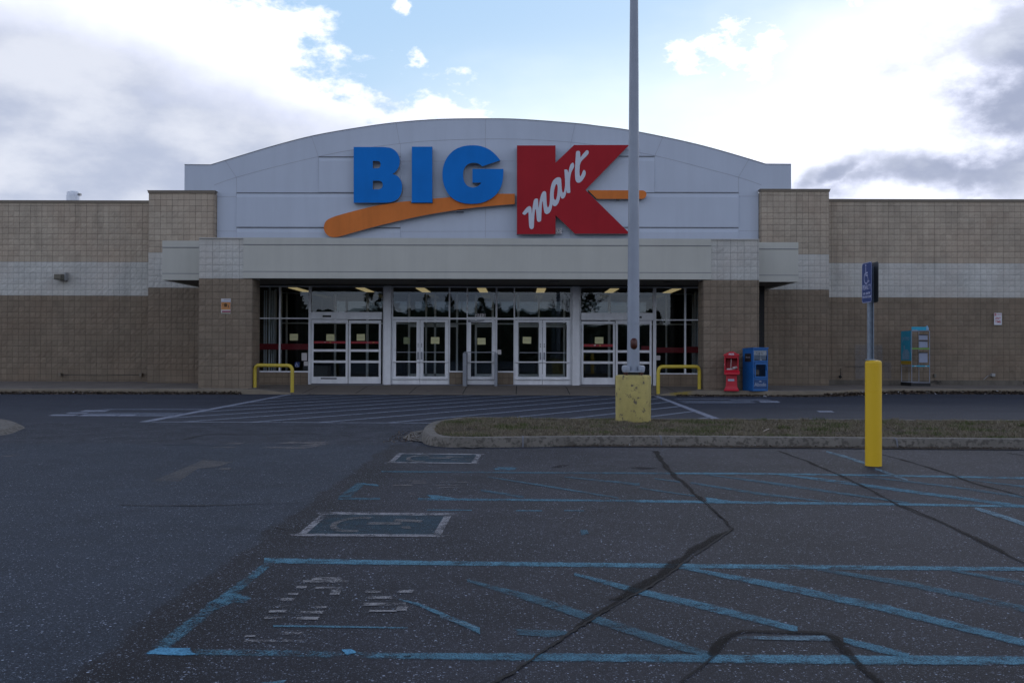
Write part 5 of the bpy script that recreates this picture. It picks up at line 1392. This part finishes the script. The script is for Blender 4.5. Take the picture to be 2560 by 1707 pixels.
# ------------------------------------------------------------------ newspaper boxes
def redbox():
    Y = 28.45; base = P(1829, 978, Y); x = base.x; z = WZ
    r = empty('newspaper_box', (x, Y, z), 'red plastic free newspaper box on a flared pedestal beside the right pier', 'newspaper box')
    def B(bx, name, mat=M_BOXR, bev=0.012):
        b = MB(); b.box(*bx); o = b.build(name, mat, None, bevel=bev); o.parent = r; return o
    # pedestal (flared foot)
    b = MB(); lv = [(0.225, 0.24, 0.0), (0.20, 0.20, 0.05), (0.165, 0.17, 0.14), (0.155, 0.16, 0.45), (0.165, 0.17, 0.50), (0.20, 0.22, 0.56)]
    ids = []
    for hx, hy, zz in lv: ids.append(len(b.v)); b.v += [(-hx, -hy, zz), (hx, -hy, zz), (hx, hy, zz), (-hx, hy, zz)]
    for i, j_ in zip(ids, ids[1:]):
        for k in range(4): b.face([i+k, i+(k+1) % 4, j_+(k+1) % 4, j_+k])
    b.face([ids[0]+k for k in range(4)][::-1]); b.face([ids[-1]+k for k in range(4)])
    o = b.build('pedestal', M_BOXR, None, bevel=0.015); o.parent = r
    B((-0.10, 0.08, -0.176, -0.168, 0.29, 0.35), 'sticker', simple('label print', (0.35, 0.42, 0.52), 0.6), 0)
    # head: open hopper
    b = MB(); hw = 0.205
    b.box(-hw, -hw+0.035, -0.2, 0.2, 0.56, 1.02); b.box(hw-0.035, hw, -0.2, 0.2, 0.56, 1.02); b.box(-hw+0.035, hw-0.035, 0.17, 0.2, 0.56, 1.02); b.box(-hw+0.035, hw-0.035, -0.2, 0.168, 0.56, 0.62)
    b.prism([(-hw-0.02, -0.23, 1.02), (hw+0.02, -0.23, 1.02), (hw+0.02, -0.23, 1.07), (0.05, -0.23, 1.155), (-0.05, -0.23, 1.155), (-hw-0.02, -0.23, 1.07)], (0, 0.45, 0))
    b.box(-hw+0.035, hw-0.035, -0.2, -0.18, 0.96, 1.02)
    o = b.build('hopper', M_BOXR, None, bevel=0.01); o.parent = r
    b = MB(); b.prism([(-hw-0.0, -0.2, 0.60), (hw+0.03, -0.2, 0.60), (hw+0.03, -0.30, 0.53), (-hw-0.0, -0.30, 0.53)], (0, 0, -0.055)); o = b.build('tray_lip', M_BOXR, None, bevel=0.008); o.parent = r
    o = MB().box(-hw-0.012, -hw-0.002, -0.10, 0.0, 0.74, 0.80).build('sticker', M_PAPW, None); o.parent = r
    o = mesh_obj('lettering', text_mesh('FREE', 0.075, 0.001, bold=0.002), M_WHT, r, (0.0, -0.233, 1.075), RX90)
    b = MB(); b.box(-0.14, 0.02, -0.12, 0.05, 0.622, 0.66); b.tube([(-0.02, -0.14, 0.64), (-0.01, -0.12, 0.95)], 0.008, 6); b.tube([(0.03, -0.05, 0.66), (0.15, 0.0, 0.69)], 0.04, 8)
    o = b.build('papers', M_PAPW, None); o.parent = r
    r.rotation_euler = (0, 0, R(-14))
redbox()
def bluebox():
    Y = 28.5; x = P(1888, 978, Y).x; z = WZ
    r = empty('newspaper_box', (x, Y, z), 'tall blue metal newspaper box with two windows beside the red one', 'newspaper box')
    def B(bx, name, mat=M_BOXB, bev=0.006):
        b = MB(); b.box(*bx); o = b.build(name, mat, None, bevel=bev); o.parent = r; return o
    hw, hd, H = 0.262, 0.26, 1.28
    b = MB()
    b.box(-hw, -hw+0.03, -hd, hd, 0.0, H-0.04); b.box(hw-0.03, hw, -hd, hd, 0.0, H-0.04); b.box(-hw+0.03, hw-0.03, hd-0.03, hd, 0.0, H-0.04)
    b.prism([(-hw-0.012, -hd-0.02, H-0.038), (-hw-0.012, hd, H-0.075), (-hw-0.012, hd, H-0.03), (-hw-0.012, -hd-0.02, H)], (2*hw+0.024, 0, 0))
    b.box(-hw+0.03, hw-0.03, -hd+0.015, hd-0.03, 0.84, 0.90); b.box(-hw+0.03, hw-0.03, -hd+0.01, hd-0.03, 0.33, 0.38); b.box(-hw+0.03, hw-0.03, -hd+0.01, hd-0.03, 0.0, 0.06)
    b.box(-hw+0.03, hw-0.03, -hd, -hd+0.02, H-0.09, H-0.04)
    o = b.build('cabinet', M_BOXB, None, bevel=0.006); o.parent = r
    B((-hw+0.032, hw-0.032, -hd+0.012, -hd+0.03, 0.062, 0.328), 'base_panel', M_BOXBD)
    B((-hw+0.045, hw-0.045, -hd-0.012, -hd+0.005, 0.385, 0.43), 'door_rail'); B((-hw+0.045, hw-0.045, -hd-0.012, -hd+0.005, 0.775, 0.83), 'door_rail')
    B((-hw+0.045, -hw+0.09, -hd-0.012, -hd+0.005, 0.43, 0.775), 'door_rail'); B((hw-0.09, hw-0.045, -hd-0.012, -hd+0.005, 0.43, 0.775), 'door_rail')
    B((hw-0.08, hw-0.055, -hd-0.05, -hd-0.014, 0.60, 0.75), 'handle')
    B((-hw+0.034, hw-0.034, -hd+0.04, -hd+0.05, 0.91, H-0.095), 'display_card', simple('display card', (0.30, 0.36, 0.44), 0.5, var=0.15, vs=4))
    for z0, z1, w_ in ((0.905, H-0.09, 0.035), (0.432, 0.773, 0.092)):
        b = MB(); b.poly([(-hw+w_, -hd+0.004, z0), (hw-w_, -hd+0.004, z0), (hw-w_, -hd+0.004, z1), (-hw+w_, -hd+0.004, z1)]); o = b.build('window', M_PLEX, None); o.parent = r
    b = MB(); b.box(-0.14, -0.04, -0.02, 0.02, 0.45, 0.68); b.tube([(0.02, -0.05, 0.45), (0.06, 0, 0.60)], 0.07, 8); b.tube([(-0.12, -0.1, 0.45), (-0.02, -0.05, 0.52)], 0.05, 7)
    o = b.build('papers', simple('crumpled newsprint', (0.24, 0.21, 0.18), 0.9, var=0.3, vs=12), None); o.parent = r
    mesh_obj('lettering', text_mesh('Abode', 0.155, 0.001, bold=0.001), simple('silver print', (0.28, 0.33, 0.42), 0.5), r, (0.0, -hd+0.009, 0.19), RX90)
    b = MB(); b.prism([(-0.06, -hd+0.006, 0.275), (0.0, -hd+0.006, 0.295), (0.06, -hd+0.006, 0.275)], (0, 0.005, 0)); o = b.build('roof_emblem', M_WHT, None); o.parent = r
    mesh_obj('lettering', text_mesh('Abode', 0.10, 0.001), M_INK, r, (-0.01, -hd+0.037, 1.11), RX90)
    B((-hw-0.006, -hw-0.001, -0.16, 0.14, 0.86, 1.10), 'side_card', M_BLK, 0)
    o = mesh_obj('lettering', text_mesh('Abode', 0.08, 0.001), simple('grey print', (0.25, 0.27, 0.33), 0.6), r, (-hw-0.008, -0.01, 0.99), (R(90), 0, R(-90)))
    b = MB(); b.tube([(-0.02, -hd-0.02, 0.93), (-0.02, -hd-0.02, 1.13)], 0.008, 6); b.box(-0.06, 0.02, -hd-0.04, -hd-0.005, 0.905, 0.925); o = b.build('coin_rod', M_GALV, None); o.parent = r
    r.rotation_euler = (0, 0, R(22))
bluebox()

# ------------------------------------------------------------------ water bottle rack
def rack():
    Yf = 32.95; Yb = 33.85
    a = P(2279, 960, Yf); c = P(2325, 960, Yf); x0, x1 = a.x, c.x
    r = empty('water_rack', ((x0+x1)/2, (Yf+Yb)/2, WZ), 'empty wire water bottle rack with blue printed side panel against the right wall', 'bottle rack')
    zt = P(2290, 826, Yf).z; zl = zt
    def Z(y): return P(2300, y, Yf).z
    def B(bx, name, mat, bev=0): return MB().box(*bx).build(name, mat, r, bevel=bev)
    B((x0-0.02, x1+0.02, Yf, Yb, WZ, Z(957)), 'base', M_BLK)
    b = MB(); t_ = 0.018
    zb = Z(957)+0.002
    for X in (x0, x1-t_):
        for Y in (Yf, Yb-t_): b.box(X, X+t_, Y, Y+t_, zb, zt)
    for zz in (zb, zt-t_): 
        b.box(x0+t_, x1-t_, Yf, Yf+t_, zz, zz+t_); b.box(x0+t_, x1-t_, Yb-t_, Yb, zz, zz+t_)
        b.box(x0, x0+t_, Yf+t_, Yb-t_, zz, zz+t_); b.box(x1-t_, x1, Yf+t_, Yb-t_, zz, zz+t_)
    b.box(x0+0.26, x0+0.27, Yb-0.03, Yb-0.02, zb+t_, zt-t_)
    b.build('frame', simple('grey rack metal', (0.26, 0.28, 0.33), 0.5), r)
    # shelves
    for y, mat in ((871.5, M_GREEN), (915, M_TEAL)):
        zz = Z(y); B((x0+t_, x1-t_, Yf-0.004, Yf+0.012, zz-0.018, zz+0.022), 'shelf_strip', mat)
        o = MB().box(x0+t_, x1-t_, Yf+0.014, Yb-t_, zz-0.02, zz+0.0).build('shelf', M_ALUG, r)
    for px in (2288, 2315): q = P(px, 915, Yf); B((q.x-0.03, q.x+0.03, Yf-0.008, Yf-0.005, q.z-0.008, q.z+0.012), 'sticker', M_WHT)
    # pale back panels
    mback = simple('pale panel', (0.28, 0.32, 0.42), 0.5, var=0.05)
    def Zb(y): return P(2300, y, 33.6).z
    for y0, y1 in ((837.5, 849.5), (853, 868.5), (882, 906)):
        p, q = P(2298, y1, 33.1), P(2322, y0, 33.1); B((p.x, x1-0.02, 33.10, 33.12, p.z, q.z), 'back_panel', mback)
        B((p.x-0.02, x1-0.02, 33.07, 33.095, q.z+0.002, q.z+0.03), 'divider', M_BLK)
    # side panel (faces the entrance)
    zs0, zs1 = P(2256, 911, Yf+0.8).z, zt
    B((x0-0.010, x0-0.002, Yf+0.01, Yb-0.01, Z(902), zt-0.01), 'side_panel', M_TEAL)
    B((x0-0.010, x0-0.002, Yf+0.01, Yb-0.01, Z(911), Z(902)-0.001), 'side_panel', simple('amber print', (0.42, 0.27, 0.01), 0.5))
    b = MB()   # pale bottle picture on the side
    X = x0-0.013
    def S(pts): b.poly([(X, y_, z_) for y_, z_ in pts])
    zc = Z(888)
    S([(Yf+0.15, zc-0.15), (Yf+0.15, zc+0.08), (Yf+0.30, zc+0.20), (Yf+0.62, zc+0.20), (Yf+0.75, zc+0.06), (Yf+0.75, zc-0.15)][::-1])
    S([(Yf+0.55, zc+0.21), (Yf+0.55, zc+0.34), (Yf+0.64, zc+0.34), (Yf+0.64, zc+0.21)])
    S([(Yf+0.05, zc+0.1), (Yf+0.02, zc+0.55), (Yf+0.05, zc+0.80), (Yf+0.07, zc+0.80), (Yf+0.06, zc+0.55), (Yf+0.10, zc+0.1)])
    b.build('picture', M_SKYP, r)
    q = Vector((x0-0.014, Yf+0.46, Z(845))); mesh_obj('lettering', text_mesh('primo', 0.26, 0.001, bold=0.002), M_SKYP, r, q-gl(r), (R(90), 0, R(-90)))
    # header
    h0, h1 = Z(826), Z(817)
    B((x0+0.0, x1-0.06, Yf-0.012, Yf+0.01, h0+0.002, h1), 'header', M_TEAL)
    b = MB(); q = P(2318, 820, Yf); b.lathe((q.x, Yf+0.02, h0), [(0.055, 0.0), (0.055, 0.08), (0.045, 0.11), (0.02, 0.15), (0.02, 0.17)], 14); b.build('bottle_emblem', M_SKYP, r, smooth=True)
    B((x0+0.02, x0+0.2, Yf-0.016, Yf-0.013, h0+0.006, h0+0.03), 'wave_print', M_SKYP)
rack()

# ------------------------------------------------------------------ yellow guard rails
def guard(pxa, ya, za, pxb, yb, zb, ytop, lab):
    A = P(pxa, 900, ya); B_ = P(pxb, 900, yb); zt = P((pxa+pxb)/2, ytop, (ya+yb)/2).z - 0.0
    r = empty('guard_rail', ((A.x+B_.x)/2, (ya+yb)/2, min(za, zb)), lab, 'guard rail', 'yellow tube guard rails beside the crossing')
    a = Vector((A.x, ya, zt-0.052)); c = Vector((B_.x, yb, zt-0.052)); d = (c-a).normalized(); R_ = 0.15
    pts = [Vector((a.x, a.y, za-0.02)), a-Vector((0, 0, R_))]
    for k in range(1, 7):
        t_ = R(90*k/6); pts.append(a+d*R_*(1-math.cos(t_))-Vector((0, 0, R_))*(1-math.sin(t_)))
    q = []
    for k in range(0, 6):
        t_ = R(90*k/6); q.append(c-d*R_*(1-math.sin(t_))-Vector((0, 0, R_))*(1-math.cos(t_)))
    pts += q+[c-Vector((0, 0, R_)), Vector((c.x, c.y, zb-0.02))]
    b = MB(); b.tube(pts, 0.054, 16); b.build('tube', M_YEL, r, smooth=True)
    for p_, z in ((a, za), (c, zb)):
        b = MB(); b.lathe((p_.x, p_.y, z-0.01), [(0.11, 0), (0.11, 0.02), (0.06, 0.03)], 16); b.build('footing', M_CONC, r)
guard(637.5, 29.0, WZ, 731, 28.45, 0.03, 909, 'yellow tube guard rail left of the crossing, by the left pier')
guard(1645.5, 28.45, 0.03, 1748.5, 29.0, WZ, 912, 'yellow tube guard rail right of the crossing, by the right pier')

# ------------------------------------------------------------------ lamp pole
def lamp():
    Y = 16.25; c = P(1583, 1000, Y); x = c.x; z0 = 0.105
    r = empty('lamp_pole', (x, Y, z0), 'tall grey lamp pole on a faded yellow concrete base in the grass island', 'lamp pole')
    zt = P(1583, 938.5, Y-0.29).z-z0
    b = MB(); b.lathe((x, Y, z0), [(0.293, -0.1), (0.296, 0.0), (0.298, zt*0.5), (0.300, zt-0.03), (0.285, zt-0.005), (0.27, zt)], 48)
    b.build('base', M_YELB, r, smooth=True)
    pb = zt+z0+0.05; W = 0.168
    b = MB(); b.box(x-0.168, x+0.168, Y-0.168, Y+0.168, pb, pb+0.022); b.build('base_plate', M_POLE, r, bevel=0.004)
    for sx in (-1, 1):
        for sy in (-1, 1):
            bx, by = x+sx*0.125, Y+sy*0.125
            b = MB(); b.tube([(bx, by, pb-0.06), (bx, by, pb+0.07)], 0.014, 8); b.lathe((bx, by, pb-0.03), [(0.028, 0), (0.028, 0.028)], 6); b.build('anchor_bolt', M_RUST, r)
            b = MB(); b.lathe((bx, by, pb+0.023), [(0.055, 0), (0.058, 0.05), (0.050, 0.082), (0.025, 0.092)], 14); b.build('bolt_cover', M_POLE, r, smooth=True)
    top = 9.6; r0_, r1_ = 0.1065, 0.105
    dt = P(1579, 0, Y).z
    b = MB(); n = 14; prof = []
    zz = pb+0.023
    hs = [0, 0.02, 0.9, 2.0, 3.5, 5.0, 6.3, 7.5, top-zz]
    for h_ in hs:
        zc = zz+h_; f_ = min(1, max(0, (zc-1.0)/(7.1-1.0))); prof.append((0.106-(0.106-0.074)*f_*(1 if zc < 7.2 else 1.15), h_))
    b.lathe((x, Y, zz), prof, 40)
    b.build('pole', M_POLE, r, smooth=True)
    b = MB(); a = P(1583, 806.5, Y-0.1); b.tube([(x, Y, a.z-0.012), (x, Y, a.z+0.012)], 0.108, 40, cap=True); b.build('weld_band', M_POLE, r, smooth=True)
    # hand hole cover
    q = P(1585, 859, Y-0.11); ps = []
    for k in range(24):
        t_ = R(k*15); ex = math.cos(t_)*0.058; ez = math.sin(t_)*0.058+(0.036 if math.sin(t_) > 0 else -0.036)
        ps.append((ex, ez))
    b = MB(); i0 = 0
    front = [(q.x+ex, Y-math.sqrt(max(0.1062**2-(q.x+ex-x)**2, 1e-4))-0.010, q.z+ez) for ex, ez in ps]
    back = [(p_[0], p_[1]+0.012, p_[2]) for p_ in front]
    b.v += front+back
    cn = len(b.v); b.v.append((q.x, Y-0.1062-0.016, q.z))
    for k in range(24):
        b.face([k, (k+1) % 24, cn]); b.face([k, 24+k, 24+(k+1) % 24, (k+1) % 24])
    b.build('hand_hole_cover', M_RUST, r, smooth='all')
    # lamp head above the picture
    b = MB(); b.tube([(x, Y, top-0.15), (x, Y-0.7, top+0.02)], 0.04, 10); b.build('arm', M_POLE, r)
    b = MB(); b.box(x-0.2, x+0.2, Y-1.35, Y-0.7, top-0.05, top+0.12); b.build('lamp_head', M_POLE, r, bevel=0.03)
lamp()

# ------------------------------------------------------------------ bollard sign
def bollard():
    base = G(2183.5, 1166, 0.0); Y = base.y+0.09; x = P(2183.5, 1000, Y).x
    zt = P(2183, 900.5, Y).z; rr = 0.0905
    r = empty('bollard', (x, Y, 0), 'bright yellow sleeved bollard at the head of the accessible bays', 'bollard')
    b = MB(); n = zt-0.03
    prof = [(rr, 0.0)]
    for gz in (0.70, 0.925, 0.955): prof += [(rr, zt*gz-0.008), (rr, zt*gz), (rr-0.002, zt*gz+0.002), (rr, zt*gz+0.004), (rr, zt*gz+0.012)]
    prof += [(rr, zt-0.034), (rr, zt-0.03), (rr-0.006, zt-0.012), (rr-0.02, zt-0.003), (rr-0.04, zt), (0.005, zt+0.002)]
    b.lathe((x, Y, 0), prof, 48); b.build('sleeve', M_YELP, r, smooth=True)
    # post and signs
    s = empty('accessible_parking_sign', (x, Y, zt), 'blue accessible parking penalty sign on a galvanised post above the yellow bollard', 'sign')
    px = P(2176, 800, Y).x; ztop = P(2190, 662, Y).z-0.02
    b = MB(); b.box(px-0.028, px+0.028, Y+0.022, Y+0.028, zt-0.02, ztop); b.box(px-0.030, px-0.0245, Y-0.028, Y+0.0215, zt-0.02, ztop); b.box(px+0.0245, px+0.030, Y-0.028, Y+0.0215, zt-0.02, ztop)
    b.build('post', M_GALV, s)
    b = MB(); b.box(px-0.045, px+0.045, Y-0.04, Y+0.04, zt-0.0, zt+0.014); b.build('collar', M_GALV, s)
    xs_ = P(2175, 700, Y).x-0.024; w2, h2 = 0.1525, 0.2285
    zc = P(2174, 706.5, Y).z
    def plate(X, name, mat, lab=None):
        pts = []
        for sx, sz, a0 in ((1, 1, 0), (-1, 1, 90), (-1, -1, 180), (1, -1, 270)):
            for k in range(5):
                t_ = R(a0+k*22.5); pts.append((sx*(w2-0.035)+math.cos(t_)*0.035, sz*(h2-0.035)+math.sin(t_)*0.035))
        b = MB(); b.prism([(X, Y-py, zc+pz) for py, pz in pts], (0.003, 0, 0)); o = b.build(name, mat, s)
        if lab: o['label'] = lab
        return o, pts
    o1, pts = plate(xs_-0.012, 'sign_plate', M_NAVY, 'blue face turned to the driving lane')
    M_WP = simple('white reflective print', (0.42, 0.45, 0.62), 0.5)
    b = MB(); m_ = len(pts); X = xs_-0.0135
    for k in range(m_):
        (y1, z1), (y2, z2_) = pts[k], pts[(k+1) % m_]
        def pp(y_, z_, f_): return (X, Y-y_*f_[0], zc+z_*f_[1])
        i_, o_ = (0.955, 0.97), (0.995, 0.997)
        b.poly([pp(y1, z1, o_), pp(y2, z2_, o_), pp(y2, z2_, i_), pp(y1, z1, i_)])
    b.build('border', M_WP, s)
    o2, _ = plate(xs_+0.062, 'sign_plate', simple('dark sign back', (0.06, 0.065, 0.065), 0.6), 'dark back of the second plate')
    b = MB()
    sy = isa(s, M_WP, 0.235, 0, 0, 0)
    sy.rotation_euler = (0, 0, R(-90)); sy.location = (xs_-0.0145-x, 0, zc+0.095-zt)
    for txt, dz, sz, sx_ in (('PENALTY', -0.055, 0.078, 0.80), ('$100 - $500 FINE', -0.125, 0.036, 0.88), ('TOW-AWAY ZONE', -0.165, 0.036, 0.88)):
        mesh_obj('lettering', text_mesh(txt, sz, 0.0005, bold=0.0012, sx=sx_), M_WP, s, (xs_-0.0145-x, 0, zc+dz-zt), (R(90), 0, R(-90)))
    b = MB(); b.box(xs_-0.008, px-0.031, Y-0.01, Y+0.01, zc+0.14, zc+0.16); b.box(xs_-0.008, px-0.031, Y-0.01, Y+0.01, zc-0.17, zc-0.15); b.build('bolt', M_GALV, s)
bollard()

# ------------------------------------------------------------------ small litter
def litter(px, py, z, s_, mat, lab, name='litter'):
    c = G(px, py, z) if z < 0.5 else None
    b = MB(); b.prism([(c.x-s_, c.y-s_*0.6, c.z), (c.x+s_, c.y-s_*0.3, c.z), (c.x+s_*0.2, c.y+s_*0.5, c.z+s_*1.2)], (0, 0.003, 0.002))
    tag(b.build(name, mat, org=tuple(c)), lab, 'litter')
litter(1689, 1110, 0.02, 0.03, M_PAPW, 'crumpled white paper scrap at the foot of the island kerb', 'paper_scrap')
litter(137, 979, 0.02, 0.05, M_PAPW, 'white paper scrap in the gutter under the left wall', 'paper_scrap')
a, c = Z7(755, 288), Z7(790, 273); b = MB(); b.tube([G(*a, 0.15), G(*c, 0.16)], 0.008, 5); tag(b.build('twig', simple('pale wood', (0.35, 0.3, 0.24), 0.9)), 'pale broken stick lying on the grass island', 'stick')
a, c = Z7(100, 0), Z7(200, 0)

# ------------------------------------------------------------------ trees behind the viewer (seen mirrored in the glass)
def far_trees():
    b = MB(); rnd = random.Random(11)
    X = -70
    while X < 90:
        Y = -62+rnd.uniform(-8, 8); H = rnd.uniform(5.5, 9.0) if X < 10 else rnd.uniform(4, 6.5); Wd = rnd.uniform(1.8, 3.2)
        for _ in range(260):
            t_ = rnd.random(); zz = 0.3+t_*H; rad = Wd*(1-t_**1.5)*rnd.random()**0.5+0.2; a = rnd.uniform(0, 6.28)
            c = Vector((X+math.cos(a)*rad, Y+math.sin(a)*rad, zz)); s_ = rnd.uniform(0.25, 0.55); b.tn = rnd.random()*0.7
            u = Vector((rnd.uniform(-1, 1), rnd.uniform(-1, 1), rnd.uniform(-1, 1))).normalized()*s_; v = Vector((rnd.uniform(-1, 1), rnd.uniform(-1, 1), rnd.uniform(-1, 1))).normalized()*s_
            b.poly([c-u, c-v*0.6, c+u, c+v*0.6])
        X += rnd.uniform(1.2, 2.6)
    pr_ = None; X = -95
    while X < 110:
        hh_ = (6.9 if X < 8 else 5.0)+1.1*mnoise.noise(Vector((X*0.35, 2, 0)))+0.7*mnoise.noise(Vector((X*1.7, 5, 0))); yy2 = -65+mnoise.noise(Vector((X*0.3, 9, 0)))*1.5
        cur = [(X, yy2, 0), (X, yy2+0.8, hh_*0.6), (X, yy2-0.5, hh_), (X, yy2-3, hh_*0.4)]
        if pr_:
            b.tn = rnd.random()*0.3
            for k in range(3): b.poly([pr_[k], cur[k], cur[k+1], pr_[k+1]])
        pr_ = cur; X += 0.6
    tag(b.build('far_wood', M_TREES, tone=True), 'dark line of far evergreen trees mirrored in the entrance glass', None, None, 'stuff')
    r = empty('bare_tree', (6.3, -50, 0), 'leafless tree mirrored in the glass over the right swing doors', 'tree')
    b = MB()
    def br(p, d, L, rad, k):
        q = p+d*L; b.tube([p, q], [rad, rad*0.65], 5, cap=False)
        if k == 0: return
        for _ in range(3 if k > 1 else 4):
            nd = (d+Vector((rnd.uniform(-.75, .75), rnd.uniform(-.75, .75), rnd.uniform(-.15, .45)))).normalized(); br(q, nd, L*rnd.uniform(0.62, 0.88), rad*0.6, k-1)
    tr = MB(); tr.tube([(6.3, -50, 0), (6.4, -50, 1.8)], [0.28, 0.2], 8); tr.build('trunk', M_BARK, r)
    br(Vector((6.4, -50, 1.75)), Vector((0, 0, 1)), 2.2, 0.17, 5)
    b.build('crown', M_BARK, r)
far_trees()
